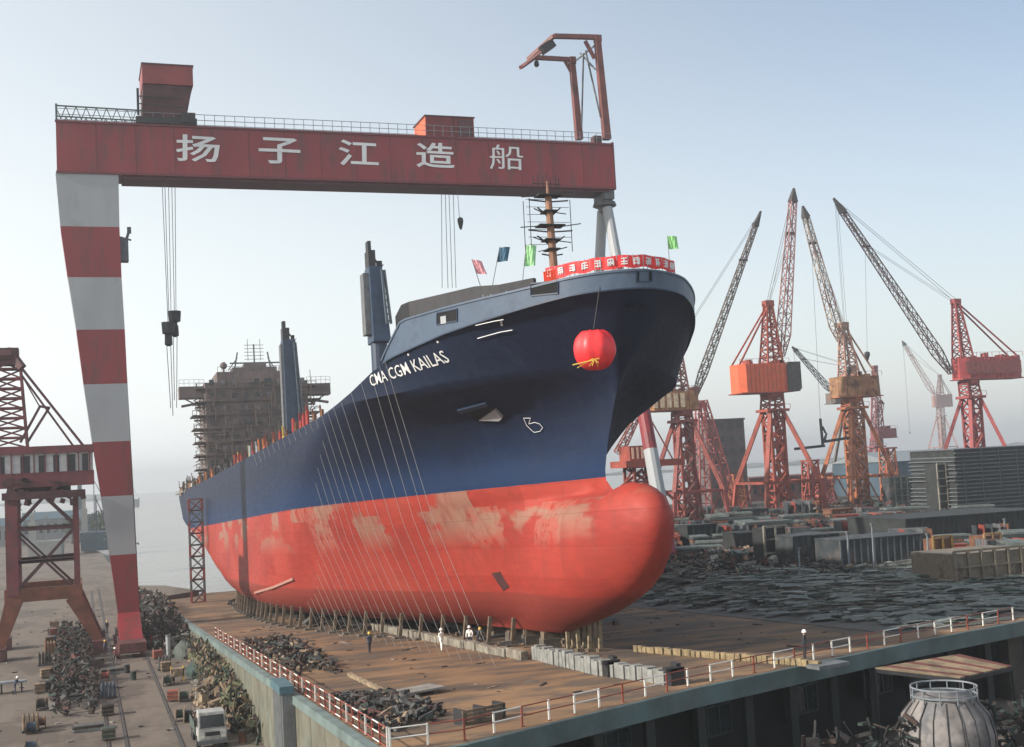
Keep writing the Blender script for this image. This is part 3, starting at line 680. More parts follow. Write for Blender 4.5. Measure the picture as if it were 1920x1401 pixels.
b = MB(); b.hexa([V((4.2, 158.5, 1.6)), V((6.9, 158.5, 1.6)), V((6.9, 172, 1.6)), V((4.2, 172, 1.6)), V((LB.x, 163, LB.z)), V((RB.x, 163, LB.z)), V((RB.x, 167.6, LB.z)), V((LB.x, 167.6, LB.z))])
b.build('leg_foot', red, gan)
for y in (156, 161, 166, 171):
    b = MB(); b.bb(4.0, 7.1, y-2, y+2, .75, 1.8)
    for s in (3.9, 6.7):
        for q in (-1.2, 0, 1.2): b.tube((s-.2, y+q, .5), (s+.2, y+q, .5), .5, n=10)
    b.build('bogie', mat('bogie_red', (.16, .05, .05), .7, .3), gan)
# lift cage and jib on the leg
b = MB(); p = aty(232, 465, gy0); b.bb(p.x-.6, p.x+.6, gy0+.5, gy0+2, p.z-1.6, p.z+1.4); b.bar(p+V((.3, 1, 1)), aty(243, 430, gy0+1), .35); b.box(aty(242, 432, gy0+1), (.5, .5, .8)); b.bar(p+V((-.4, 1, 1.6)), p+V((1, 1, 1.2)), .2)
b.build('lift_cage', mat('cage_blue_grey', (.12, .14, .17), .6, .2), gan)
b = MB()
for s in (-.35, .35):
    pp = [aty(px-1, py, gy0) for px, py in ((225, 500), (239, 700), (252, 930), (262, 1130))]
    for a, c in zip(pp, pp[1:]): b.bar(a+V((s*.0, 1.5+s, 0)), c+V((0, 1.5+s, 0)), .1)
b.build('leg_ladder', grey, gan)
# flexible A leg far side
AX = 75.0; apex = V((AX, 165.5, GZ0-1)); b = MB(); b.lathe((AX, 165.5, GZ0-2.3), [(.7, 1.2), (1.6, .9), (1.8, .3), (1.1, 0), (.8, -.6)][::-1], 12); b.bb(AX-.8, AX+.8, 163.5, 167.5, GZ0-1.3, GZ0+.1); b.build('hinge_head', grey, gan)
for yb in (150., 181.):
    top_ = V((AX, 165.5+(1.0 if yb > 165 else -1.0), GZ0-2.5)); bot = V((AX, yb, 3.))
    for i in range(6):
        a = top_.lerp(bot, 0 if i == 0 else (i*.165)); c = top_.lerp(bot, (i+1)*.165 if i < 5 else 1)
        b = MB(); b.tube(a, c, .75+.06*i, .8+.06*i, 12, False); b.build('leg_tube', white if i % 2 == 0 else red, gan)
b = MB(); b.bb(AX-1.3, AX+1.3, 148, 183, 1.6, 3.2); b.build('sill_beam', red, gan)
for y in (150, 156, 175, 181): b = MB(); b.bb(AX-1, AX+1, y-2, y+2, .2, 1.6); b.build('bogie', MATS['bogie_red'], gan)
# walkway railing on top
b = MB()
for i in range(1, 52):
    x = GX0+8+i*(GX1-GX0-9)/52
    for y in (gy0+.1,): b.bar((x, y, GZ1), (x, y, GZ1+1.55), .07)
    if i % 2: b.bar((x, gy1-.1, GZ1), (x, gy1-.1, GZ1+1.55), .06)
for z in (.8, 1.55):
    for y in (gy0+.1, gy1-.1): b.bar((GX0, y, GZ1+z), (GX1, y, GZ1+z), .07)
b.build('walkway_railing', galv, gan)
b = MB(); xs = [GX0+i*.62 for i in range(18)]
for y in (gy0+.1, gy1-.2):
    b.bar((GX0, y, GZ1+1.9), (GX0+11, y, GZ1+1.75), .16)
    for i in range(17):
        b.bar((xs[i], y, GZ1+(.2 if i % 2 else 1.85)), (xs[i+1], y, GZ1+(1.85 if i % 2 else .2)), .1)
b.bar((GX0+.1, gy0, GZ1), (GX0+.1, gy0, GZ1+2.1), .25); b.build('cable_truss', mat('truss_green_grey', (.10, .15, .14), .6, .2), gan)
# upper trolley on the left
tr = mat('trolley_dark_red', (.12, .04, .045), .65, .3, .6)
A = aty(266, 120, gy0-1); B = aty(362, 152, gy0-1)
b = MB(); b.bb(A.x, B.x, gy0-1, gy1+1, aty(310, 158, gy0-1).z, A.z); tro = b.build('trolley_house', mat('trolley_red', (.33, .05, .05), .5, .15, .5), gan)
b = MB(); b.bb(A.x-.1, B.x+.1, gy0-1.1, gy1+1.1, A.z, A.z+.2); b.build('trolley_roof', tr, tro)
b = MB(); z1 = aty(310, 158, gy0-1).z; z0 = GZ1+.5; b.hexa([V((A.x-.2, gy0+.3, z0)), V((B.x-1.0, gy0+.3, z0)), V((B.x-1.0, gy1-.3, z0)), V((A.x-.2, gy1-.3, z0)), V((A.x+.1, gy0-.6, z1)), V((B.x-.1, gy0-.6, z1)), V((B.x-.1, gy1+.6, z1)), V((A.x+.1, gy1+.6, z1))]); b.build('trolley_body', tr, tro)
b = MB(); b.bb(A.x-.9, B.x+.4, gy0-.3, gy0+1, GZ1+.05, GZ1+.9); b.bb(B.x-1.5, B.x+.2, gy0-.5, gy0+.5, GZ1+.3, GZ1+1.6); b.bar((A.x-.6, gy0-.5, GZ1+1), (A.x-.6, gy0-.5, GZ1+4.5), .3); b.bar((A.x-.6, gy0-.8, GZ1+2.4), (A.x+5, gy0-.8, GZ1+2.2), .12); b.bar((A.x-.6, gy0-.8, GZ1+3.4), (A.x+5, gy0-.8, GZ1+3.4), .12); b.build('trolley_carriage', dark, tro)
# small trolley cabin
A = aty(797, 218, gy0+.5); B = aty(889, 250, gy0+.5); b = MB(); b.bb(A.x, B.x, gy0+.5, gy1+1.5, GZ1+.05, A.z); cab = b.build('winch_cabin', orange, gan)
b = MB(); b.bb(A.x, B.x, gy0+.44, gy0+.5, GZ1+.1, A.z); b.m = 1; b.bb(B.x-2.4, B.x-.3, gy0+.38, gy0+.44, GZ1+.3, A.z-.3); b.bb(A.x+4, A.x+4.15, gy0+.38, gy0+.44, GZ1+.1, A.z); b.build('cabin_side', [mat('cabin_side_shaded_red', (.25, .03, .035), .6, .2), tr], cab)  # front face in dim red: shade painted over the orange cabin
b = MB(); b.bb(A.x-.15, B.x+.15, gy0+.3, gy1+1.7, A.z, A.z+.18); b.build('cabin_roof', tr, cab)
# maintenance jib frame on the right end
fr = mat('frame_brown_red', (.22, .065, .055), .6, .2, .5); D1 = gy0+.6; D2 = gy1+1
jf = []
def pj(px, py, y): return aty(px, py, y)
b = MB(); b.bar(pj(1138, 262, D1), pj(1120, 75, D1), 1.05, 1.05, .85, .85); b.bar(pj(1120, 75, D1)+V((0, 0, .4)), pj(1038, 68, D1), .65, .65); b.bar(pj(1115, 110, D1), pj(1097, 77, D1), .45); b.build('jib_post', fr, gan)
b = MB(); b.bar(pj(1086, 262, D2), pj(1073, 122, D2), 1.0, 1.0, .8, .8); b.bar(pj(1074, 112, D2), pj(1003, 108, D2), .6, .6); b.bar(pj(1071, 135, D2), pj(1058, 112, D2), .4); b.build('jib_post', fr, gan)
b = MB(); b.box(pj(1120, 76, D1)+V((.05, 0, .25)), (1.0, .9, 1.0)); b.build('jib_knuckle', fr, gan); b = MB(); b.box(pj(1073, 116, D2)+V((0, 0, .15)), (.95, .9, 1.1)); b.build('jib_knuckle', fr, gan)
b = MB(); b.bar(pj(1038, 68, D1), pj(990, 112, D2-1), .55); b.bar(pj(1003, 108, D2), pj(976, 127, D2-2), .5); b.bar(pj(1030, 85, D1+.6), pj(978, 126, D2-2), .35); b.build('jib_boom', fr, gan)
b = MB(); q = pj(1026, 88, D1+1); b.box(q, (2.2, 1.2, 1.3), ry=R(-35)); b.build('jib_hoist', dark, gan); b = MB(); q = pj(1006, 119, D2-1); b.lathe(q-V((0, 0, .35)), [(.2, -.2), (.42, .1), (.35, .6), (.15, .8)], 8); b.build('jib_motor', dark, gan)
b = MB()
for a, c in ((pj(1116, 85, D1), pj(1078, 115, D2)), (pj(1098, 95, D1+2), pj(1126, 220, D1)), (pj(1094, 100, D1+2), pj(1090, 255, D2)), (pj(1116, 130, D1), pj(1088, 100, D2))): b.bar(a, c, .2)
b.build('jib_brace', grey, gan)
b = MB(); q = pj(1124, 262, D1); b.bb(q.x-1, q.x+.2, D1-.4, D1+1, GZ1, GZ1+1.2); b.build('jib_base', tr, gan)
# hoisting ropes, lower blocks and slings
def hoist(pxs, y, pz1, rr=.045):
    b = MB()
    for px, px1 in pxs:
        a = aty(px, 345, y); a.z = GZ0-.5; c = aty(px1, pz1, y); b.tube(a, V((a.x+(c.x-a.x), y, c.z)), rr, n=5)
    b.build('hoist_rope', rope, gan)
hoist([(304, 315), (309, 317), (316, 321)], 164, 605); hoist([(322, 327), (328, 330)], 166.5, 588)
for (px, y, p0, p1, p2, p3) in ((315, 164, 606, 628, 645, 780), (327, 166.5, 585, 605, 628, 765)):
    a = aty(px, p0, y); b = MB(); z = a.z; k = (aty(px, p1, y).z-z); b.lathe(V((a.x, y, z)), [(.3, k*1.5), (.35, k), (.75, k*.9), (.85, .1), (.5, 0)], 10); b.lathe(V((a.x, y, aty(px, p2, y).z)), [(.2, -.3), (.5, -.1), (.45, 1.2), (.2, 1.5)], 8); b.build('hook_block', dark, gan)
    b = MB(); e = aty(px+(7 if px < 320 else 2), p3, y); s0 = V((a.x, y, aty(px, p2, y).z)); b.tube(s0+V((-.25, 0, 0)), e+V((-.1, 0, 1)), .05, n=5); b.tube(s0+V((.25, 0, 0)), e+V((.15, 0, 0)), .05, n=5); b.build('sling', rope, gan)
hoist([(827, 829), (834, 840), (841, 848), (849, 855)], 165.5, 540); hoist([(857, 862)], 164, 415, .04)
a = aty(863, 410, 164); b = MB(); b.lathe(a-V((0, 0, 1.3)), [(.1, -.3), (.25, 0), (.45, .9), (.4, 1.3), (.1, 1.5)], 8); b.build('hook_block', dark, gan)

# ------------------------------------------------------------------ left yard crane (portal crane)
pr_m = mat('portal_purple_red', (.24, .05, .06), .6, .2, .4, c2=(.16, .06, .06), c2amt=.35); pr_b = mat('portal_rust_orange', (.27, .09, .05), .7, .25, .6)
yc = thing('portal_crane', 'red portal crane cut off by the left edge with white windowed walkway', 'crane', (-4, 168, 0))
YA, YB = 163.5, 175.
def pc(px, py, y=YA): return aty(px, py, y)
for (f0, f1, nm) in (((187, 1222), (138, 1118), 'leg'), ((-3, 1228), (28, 1120), 'leg')):
    for y in (YA, YB):
        a = pc(*f0, YA); c = pc(*f1, YA); b = MB(); b.bar(V((a.x, y, 1.2)), V((c.x, y, c.z)), 1.0, 1.0, 2.0, 1.2, up=(0, 1, 0)); b.build(nm, pr_b if y == YA else pr_m, yc)
        b = MB(); b.bb(a.x-.9, a.x+.9, y-1.6, y+1.6, .1, 1.5); b.build('bogie', MATS['bogie_red'], yc)
a = pc(15, 1115); c = pc(150, 1108); zb = c.z
b = MB(); b.bb(a.x-.4, c.x+.3, YA-.5, YA+.6, zb-.8, zb+.8); b.bb(a.x-.4, c.x+.3, YB-.5, YB+.6, zb-.8, zb+.8); b.bb(a.x-.4, a.x+.6, YA, YB, zb-.7, zb+.7); b.bb(c.x-.7, c.x+.3, YA, YB, zb-.7, zb+.7); b.build('portal_beam', pr_b, yc)
z2 = pc(90, 930).z; xa = pc(22, 1000).x; xb = pc(143, 1000).x; xaL = xa
for x in (xa, xb):
    for y in (YA, YB-3): b = MB(); b.bar((x, y, zb), (x, y, z2), .7 if x == xb else 1.4); b.build('tower_column', pr_m, yc)
b = MB(); nlev = 3
for y in (YA, YB-3):
    for i in range(nlev):
        z0 = zb+(z2-zb)*i/nlev; z1 = zb+(z2-zb)*(i+1)/nlev; b.bar((xa, y, z1), (xb, y, z1), .35)
        if i == 1: b.bar((xa, y, z0), (xb, y, z0+.2), .35)
        xm = (xa+xb)/2
        if i % 2 == 0: b.bar((xa, y, z0), (xm, y, z1), .3); b.bar((xb, y, z0), (xm, y, z1), .3)
        else: b.bar((xm, y, z0), (xa, y, z1), .25); b.bar((xm, y, z0), (xb, y, z1), .25)
for x in (xa, xb):
    for i in range(nlev): z0 = zb+(z2-zb)*i/nlev; z1 = zb+(z2-zb)*(i+1)/nlev; b.bar((x, YA, z0), (x, YB-3, z1), .25); b.bar((x, YA, z1), (x, YB-3, z1), .25)
b.build('tower_bracing', mat('bracing_purple', (.15, .06, .07), .6, .2), yc)
b = MB(); b.bb(xa-1, xb+1.2, YA-1, YB-2, z2-.3, z2+.6); 
for i in range(26): x = xa-.5+random.random()*(xb-xa+1.5); b.box((x, YA-.6, z2+.3+random.uniform(-1.2, 1.8)), (random.uniform(.3, 1.6), .5, random.uniform(.2, .9)), 0, 0, random.uniform(-.5, .5))
b.lathe(((xa+xb)/2, YA+4, z2+.6), [(3.2, 0), (3.2, .9), (2.6, 1.2)], 16); b.build('slewing_platform', mat('platform_dark_red', (.12, .04, .045), .7, .3, 1), yc)
# walkway house with white windows
zt = pc(90, 850).z; zl = pc(90, 905).z; xr = pc(176, 870).x; x_l = -16.
b = MB(); b.bb(x_l, xr, YA-.5, YA+3.2, zt, zt+.9); wk = b.build('walkway_roof', pr_m, yc)
b = MB(); b.bb(x_l, xr, YA-.5, YA+3.2, zl-.5, zl+.9); b.bb(x_l, xr, YA-.3, YA-.1, zl+.9, zl+1.3); b.build('walkway_beam', pr_m, yc)
b = MB(); b.bb(x_l+.2, xr-.1, YA+.1, YA+3, zl+.9, zt); b.build('walkway_wall', mat('walkway_white', (.6, .6, .6), .6, .1), yc)
x = x_l+.8; 
while x < xr-1.2:
    b = MB(); b.bb(x, x+random.choice([.9, 1.1, .7]), YA-.02, YA+.12, zl+1.0, zt-.25); b.build('walkway_window', mat('walkway_dark', (.04, .04, .05), .5, .2), yc); x += random.choice([1.7, 2.1, 2.5])
x = x_l+.3
b = MB()
while x < xr: b.bb(x, x+.14, YA-.4, YA-.05, zl+.9, zt); x += 1.3
b.build('walkway_post', pr_m, yc)
# mast, A-frame and backstay
m0 = pc(20, 850); m1 = pc(15, 672); b = MB(); b.lattice(V((m0.x-.1, YA+1.5, zt+.9)), V((m1.x, YA+1.5, m1.z)), 4.0, 2.6, 9, .2, 3, 2.2); b.build('lattice_mast', pr_m, yc)
b = MB(); b.box(V((m1.x, YA+1.5, m1.z+.3)), (2.4, 2.6, 2.1)); b.tube(V((m1.x-1.6, YA+.8, m1.z+.4)), V((m1.x+.4, YA+.8, m1.z+.4)), .9, n=10); b.bar(V((m1.x, YA+1, m1.z+1.2)), pc(42, 690), .8); b.build('mast_head', tr, yc)
b = MB()
for y in (YA+.4, YA+2.8):
    b.bar(pc(34, 682, y), pc(158, 838, y), .32); b.bar(pc(38, 700, y), pc(140, 840, y), .26); b.bar(pc(38, 830, y), pc(75, 762, y), .3); b.bar(pc(50, 832, y), pc(92, 765, y), .3); b.bar(pc(74, 762, y), pc(94, 765, y), .3); b.bar(pc(42, 706, y), pc(74, 762, y), .16)
b.build('backstay', mat('stay_brown', (.16, .06, .07), .6, .2), yc)

# ------------------------------------------------------------------ jib cranes of the right-hand yard
YZ = 6.2
def jib(name, label, Y, ptop, ptow, pho, pbase, foot_dx, boom, boom_w, house, m_tow, m_boom, m_house, levels=5, guy=True, tip=None, bm2=None, house_d=4.5, lamp=False, lower=None, m_leg=None, back=None, gk=1.0):
    """ptop tower head, ptow tower foot on the house, pbase ground px; boom = (foot px, tip px)"""
    m_leg = m_leg or m_tow
    bx = aty(*pbase, Y).x; t = thing(name, label, 'crane', (bx, Y, YZ), 'jib cranes in the shipyard')
    h0 = aty(*house[0], Y); h1 = aty(*house[1], Y); zt = max(h0.z, h1.z); zb = min(h0.z, h1.z); xl, xr_ = min(h0.x, h1.x), max(h0.x, h1.x)
    T = aty(*ptop, Y); W = aty(*ptow, Y); W.z = zt
    b = MB(); b.lattice(W, T, gk*3.4, gk*1.2, levels+2, .22*gk, gk*3.2, gk*1.2); mast = b.build('mast', m_tow, t)
    b = MB(); b.box(T+V((0, 0, .3)), (1.9*gk, 1.6*gk, 1.2*gk)); b.bar(T+V((-1.4*gk, 0, 0)), T+V((1.4*gk, 0, 0)), .3*gk); b.build('mast_head', m_tow, mast)
    # machinery house: a box with a chamfered end, roof clutter and underside plate
    cx = (xl+xr_)/2; ch = (xr_-xl)*.12; d = house_d/2
    b = MB(); P = [(xl, -d*.6), (xl+ch, -d), (xr_-ch, -d), (xr_, -d*.6), (xr_, d*.6), (xr_-ch, d), (xl+ch, d), (xl, d*.6)]
    b.add([(x, Y+y, zb) for x, y in P]+[(x, Y+y, zt) for x, y in P], [tuple(range(8))[::-1], tuple(range(8, 16))]+[(i, (i+1) % 8, 8+(i+1) % 8, 8+i) for i in range(8)]); hs = b.build('machinery_house', m_house, t)
    b = MB()
    for i in range(int((xr_-xl)/1.3)): x = xl+ch+.2+i*1.3; 
    for i in range(max(2, int((xr_-xl)/1.4))):
        x = xl+ch+(xr_-xl-2*ch)*i/max(1, int((xr_-xl)/1.4)); b.bb(x-.05, x+.05, Y-d-.1, Y-d, zb+.1, zt-.1)
    b.bb(xl, xr_, Y-d-.12, Y+d+.12, zb-.25, zb-.01); b.build('house_rib', m_leg, hs)
    b = MB()
    for i in range(6): x = random.uniform(xl+.5, xr_-.8); b.bb(x, x+random.uniform(.4, 1.3), Y-d*.7, Y+d*.3, zt+.01, zt+random.uniform(.3, 1.2))
    for i in range(9): x = xl+(xr_-xl)*i/8; b.bar((x, Y-d, zt), (x, Y-d, zt+1.1), .07)
    b.bar((xl, Y-d, zt+1.1), (xr_, Y-d, zt+1.1), .07); b.build('roof_railing', m_tow, hs)
    # slewing column and portal legs
    zc = lower or (zb-7*gk); b = MB(); b.lattice(V((bx, Y, zc)), V((W.x*.35+bx*.65, Y, zb-.3)), gk*3.4, gk*3.0, 3, .22*gk); b.lathe((bx, Y, zb-1.3), [(2.2*gk, 0), (2.3*gk, .5), (2.3*gk, 1)], 12); b.build('slewing_column', m_leg, t)
    b = MB(); b.bb(bx-2.5*gk, bx+2.5*gk, Y-2.3*gk, Y+2.3*gk, zc-.3, zc+.3)
    for s in (-1, 1): b.bar((bx+s*2.6*gk, Y-2.4*gk, zc+.3), (bx+s*2.6*gk, Y-2.4*gk, zc+1.3), .08)
    b.bar((bx-2.6*gk, Y-2.4*gk, zc+1.3), (bx+2.6*gk, Y-2.4*gk, zc+1.3), .08); b.build('landing', m_leg, t)
    zp = YZ+.32*(zc-YZ)
    for sx_ in (-1, 1):
        for sy in (-1, 1):
            b = MB(); k = V((bx+sx_*foot_dx*.72, Y+sy*foot_dx*.7, zp)); b.bar(V((bx+sx_*1.4*gk, Y+sy*1.4*gk, zc)), k, .75*gk, .75*gk, .85*gk, .85*gk); b.bar(k, V((bx+sx_*foot_dx*.8, Y+sy*foot_dx*.78, YZ+.8)), .7*gk); b.build('leg', m_leg, t)
            b = MB(); b.bb(bx+sx_*foot_dx*.8-1, bx+sx_*foot_dx*.8+1, Y+sy*foot_dx*.78-.7, Y+sy*foot_dx*.78+.7, YZ, YZ+1); b.build('bogie', brown, t)
    b = MB(); fx = foot_dx*.72
    for sy in (-1, 1):
        y = Y+sy*foot_dx*.7
        b.bar((bx-fx, y, zp), (bx+fx, y, zp), .6*gk)
        b.bar((bx-fx, y, YZ+1.2), (bx+fx, y, YZ+1.2), .35*gk)
        b.bar((bx-fx*.95, y, YZ+1.2), (bx-fx*.3, y, zp), .25*gk); b.bar((bx+fx*.3, y, YZ+1.2), (bx-fx*.3, y, zp), .25*gk)
        b.bar((bx+fx*.3, y, YZ+1.2), (bx+fx*.9, y, zp), .25*gk)
    for s in (-1, 1): b.bar((bx+s*fx, Y-fx, zp), (bx+s*fx, Y+fx, zp), .5*gk)
    b.build('portal_frame', m_leg, t)
    b = MB(); b.lattice(V((bx, Y, YZ+.5)), V((bx, Y, zc)), 2.9*gk, 2.9*gk, 9, .34*gk); b.build('lattice_tower', m_leg, t)
    b = MB(); n_ = 8
    for i in range(n_): z0 = YZ+1+(zc-YZ-1)*i/n_; z1 = YZ+1+(zc-YZ-1)*(i+1)/n_; s = (-1)**i; b.bar((bx-s*1.2*gk, Y-1.8*gk, z0), (bx+s*1.2*gk, Y-1.8*gk, z1), .35*gk)
    b.build('stair', m_tow, t)
    # boom
    f0 = aty(*boom[0], Y); f1 = aty(*boom[1], Y); dY = back or 0; f1 = f1+V((0, 0, 0)); mid = f0.lerp(f1, .12)
    b = MB(); b.lattice(f0, mid, .8*gk, boom_w, 2, .14*gk); bo_n = int((f1-mid).length/(boom_w*1.15)); b.lattice(mid, mid.lerp(f1, .92), boom_w, boom_w*.55, min(34, bo_n), .13*gk); boom_o = b.build('boom', m_boom, t)
    dr = (f1-f0).normalized(); b = MB(); e = mid.lerp(f1, .92); b.bar(e, f1+dr*.5, boom_w*.75, boom_w*.75, .35*gk, .4*gk); b.box(e+V((0, 0, .2)), (1.2*gk, 1.2*gk, .9*gk)); b.build('boom_head', mat('boom_head_dark', (.07, .06, .06), .7, .2), boom_o); b = MB(); b.bar(mid.lerp(f1, .7)-V((1*gk, 0, 0)), mid.lerp(f1, .7)+V((1*gk, 0, 0)), .5*gk); b.build('boom_crosspiece', MATS['boom_head_dark'], boom_o)
    if guy:
        b = MB()
        for s in (-.6, .6): b.tube(T+V((0, s, .5)), f1+V((0, s*.6, 0)), .05*gk, n=5); b.tube(T+V((0, s*.8, 0)), mid.lerp(f1, .72)+V((0, s*.6, 0)), .04*gk, n=5)
        b.build('luffing_rope', rope, t)
    if tip:
        b = MB()
        for s in (0, .5, 1.3): e = aty(tip[0], tip[1], Y); b.tube(f1+V((s*.6, 0, 0)), V((f1.x+s*.6, Y, e.z)), .035*gk, n=5)
        b.build('hoist_rope', rope, t)
        b = MB(); b.lathe((f1.x+.4, Y, e.z-1.2), [(.1, -.6), (.35, 0), (.55, .7), (.5, 1.2), (.15, 1.5)], 8); b.build('hook', dark, t)
    # rear stays of the mast
    bk = -1 if f1.x > T.x else 1; e = V((xr_-.6 if bk > 0 else xl+.6, Y, zt))
    b = MB()
    for s in (-1, 1): b.bar(T+V((0, s*.5, 0)), e+V((0, s*d*.6, 0)), .3*gk)
    b.build('mast_stay', m_tow, t)
    return t, (xl, xr_, zb, zt, d)
# 1 grey-boomed crane just behind the bow
c1, k1 = jib('jib_crane', 'red jib crane nearest the bow with thin grey boom leaning right and lit amber house', 235, (1270, 655), (1272, 735), None, (1290, 955), 8, ((1303, 742), (1425, 400)), 1.5, ((1205, 737), (1305, 768)), mat('mast_grey_red', (.28, .12, .11), .6, .2), jibgrey, mat('house_amber', (.5, .24, .1), .6, .3, 1), gk=1.0, lower=aty(1285, 790, 235).z, m_leg=mat('leg_dark_red', (.34, .075, .06), .65, .2), guy=False)
b = MB()
for s in (-.5, .5): b.tube(aty(1270, 655, 235)+V((0, s, 1)), aty(1425, 400, 235)+V((0, s, 0)), .05, n=5)
b.build('luffing_rope', rope, c1)
for i in range(5): x = k1[0]+1.2+i*1.6; b = MB(); b.bb(x, x+1.0, 235-k1[4]-.2, 235-k1[4]-.1, k1[2]+.5, k1[3]-.4); b.build('house_window', mat('house_window_pale', (.6, .45, .3), .5, .2), c1)
# 2 orange house crane
c2, k2 = jib('jib_crane', 'jib crane with bright orange house and nearly upright pink lattice boom', 245, (1440, 572), (1446, 680), None, (1462, 965), 9.5, ((1466, 668), (1488, 357)), 2.4, ((1375, 685), (1470, 735)), jibred, mat('boom_pink', (.5, .25, .23), .6, .2, .3), orange, lower=aty(1450, 770, 245).z, gk=1.15, house_d=6, levels=6)
b = MB(); b.bb(k2[1]-.1, k2[1]+3.2, 245-2, 245+2, k2[2], k2[3]-.6); b.bb(k2[1]+1, k2[1]+4, 245-1.4, 245+1.4, k2[2]+.5, k2[3]+.4); b.build('counterweight', mat('counterweight_grey', (.13, .12, .11), .7, .3), c2)
# 3 tan crane
c3, k3 = jib('jib_crane', 'weathered tan and orange jib crane with cream boom leaning left', 250, (1581, 612), (1592, 705), None, (1612, 945), 8.5, ((1575, 640), (1506, 390)), 2.2, ((1562, 708), (1642, 742)), mat('mast_pink_tan', (.5, .27, .2), .6, .25), mat('boom_cream', (.56, .46, .38), .6, .3, .2, c2=(.28, .1, .08), c2amt=.5, c2scale=.15), jibtan, lower=aty(1600, 765, 250).z, gk=1.1, house_d=6, m_leg=mat('leg_orange_brown', (.58, .2, .08), .65, .25, .4, c2=(.3, .05, .05), c2amt=.4))
# 4 red house crane on the right
c4, k4 = jib('jib_crane', 'jib crane at far right with long red counterweight house and boom leaning left', 235, (1792, 568), (1808, 705), None, (1836, 940), 8.5, ((1783, 700), (1565, 375)), 1.9, ((1790, 672), (1908, 708)), mat('mast_red_grey', (.45, .09, .09), .6, .2), mat('boom_grey_red', (.18, .12, .12), .6, .25), mat('house_brick_red', (.48, .07, .07), .55, .15, .5), lower=aty(1825, 745, 235).z, gk=1.0, tip=(1575, 690))
b = MB(); b.bb(k4[0]+1, k4[1]-.8, 235-k4[4]-.2, 235-k4[4]-.12, k4[2]+1, k4[3]-1)
for i in range(7): x = k4[0]+1.3+i*1.45; b.bb(x, x+.9, 235-k4[4]-.24, 235-k4[4]-.2, k4[2]+1.2, k4[3]-1.2)
b.build('house_panel', mat('panel_faded_red', (.4, .10, .09), .6, .2), c4)
# 5 small crane behind, 6 far pale crane
jib('jib_crane', 'small distant dark boomed crane seen behind the tan crane', 420, (1640, 690), (1645, 800), None, (1648, 900), 7, ((1640, 810), (1652, 752)), 3.2, ((1635, 805), (1678, 820)), mat('far_red', (.3, .08, .09), .7, .2), mat('far_red', (.3, .08, .09)), mat('far_red', (.3, .08, .09)), gk=1.1, lower=aty(1640, 838, 420).z, guy=False)
jib('jib_crane', 'thin dark boom crane poking left from behind the tan crane', 330, (1600, 690), (1600, 742), None, (1600, 900), 6, ((1560, 735), (1487, 652)), 1.5, ((1552, 738), (1600, 755)), jibgrey, mat('boom_slate', (.12, .12, .14), .6, .2), jibgrey, gk=.9, lower=aty(1590, 780, 330).z, tip=(1500, 690))
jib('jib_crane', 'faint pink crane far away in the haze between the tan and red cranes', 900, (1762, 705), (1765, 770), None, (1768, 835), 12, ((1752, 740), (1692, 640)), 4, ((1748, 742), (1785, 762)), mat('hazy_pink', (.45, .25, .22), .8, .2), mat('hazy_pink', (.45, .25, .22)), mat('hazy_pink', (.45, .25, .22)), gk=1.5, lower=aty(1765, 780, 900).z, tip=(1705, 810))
# red lattice derrick leaning between crane 1 and the block of flats
dr_ = thing('lattice_derrick', 'pale red lattice frame standing behind the amber crane house', 'crane', (aty(1330, 950, 265).x, 265, YZ))
b = MB(); A = aty(1305, 950, 265); A.z = YZ
for (p, q, w) in (((1318, 940), (1312, 752), 3.2), ((1375, 930), (1318, 752), 2.6)): a = aty(*p, 265); a.z = YZ; b.lattice(a, aty(*q, 265), w, 1.5, 9, .2)
b.build('lattice_leg', mat('derrick_pink_red', (.55, .16, .15), .6, .2), dr_)
# low red slewing base with orange column and white tank at the foot of the bow
lb = thing('crane_base', 'low red crane base behind the bulbous bow at the gantry far leg', 'crane', (aty(1200, 930, 200).x, 200, YZ))
Yq = 200
a = aty(1160, 850, Yq); c = aty(1270, 866, Yq); b = MB(); b.bb(a.x, c.x, Yq-3, Yq+4, c.z-.6, c.z+.6); b.bb(a.x+1, a.x+6, Yq-2.5, Yq+2, c.z+.6, c.z+3.2); b.build('deck_house', jibred, lb)
b = MB()
for i in range(5): b.bb(a.x+1.4+i*.9, a.x+1.8+i*.9, Yq-2.62, Yq-2.5, c.z+.9, c.z+2.9)
b.build('deck_window', mat('pale_orange_panel', (.7, .4, .3), .6), lb)
b = MB(); b.lattice(V((a.x+4, Yq, YZ)), V((a.x+4, Yq, c.z-.6)), 4.2, 4.2, 5, .3); b.lattice(aty(1160, 850, Yq+2), aty(1198, 775, Yq+2), 1.4, .8, 6, .12); b.bar(aty(1225, 862, Yq), aty(1212, 775, Yq), .2); b.bar(aty(1262, 862, Yq), aty(1212, 772, Yq), .2)
for p, q in (((1150, 925), (1205, 880)), ((1240, 920), (1180, 880)), ((1262, 935), (1205, 885))): b.bar(aty(*p, Yq-1), aty(*q, Yq-1), .45)
b.build('base_frame', mat('frame_red_dark', (.34, .08, .06), .7, .2), lb)

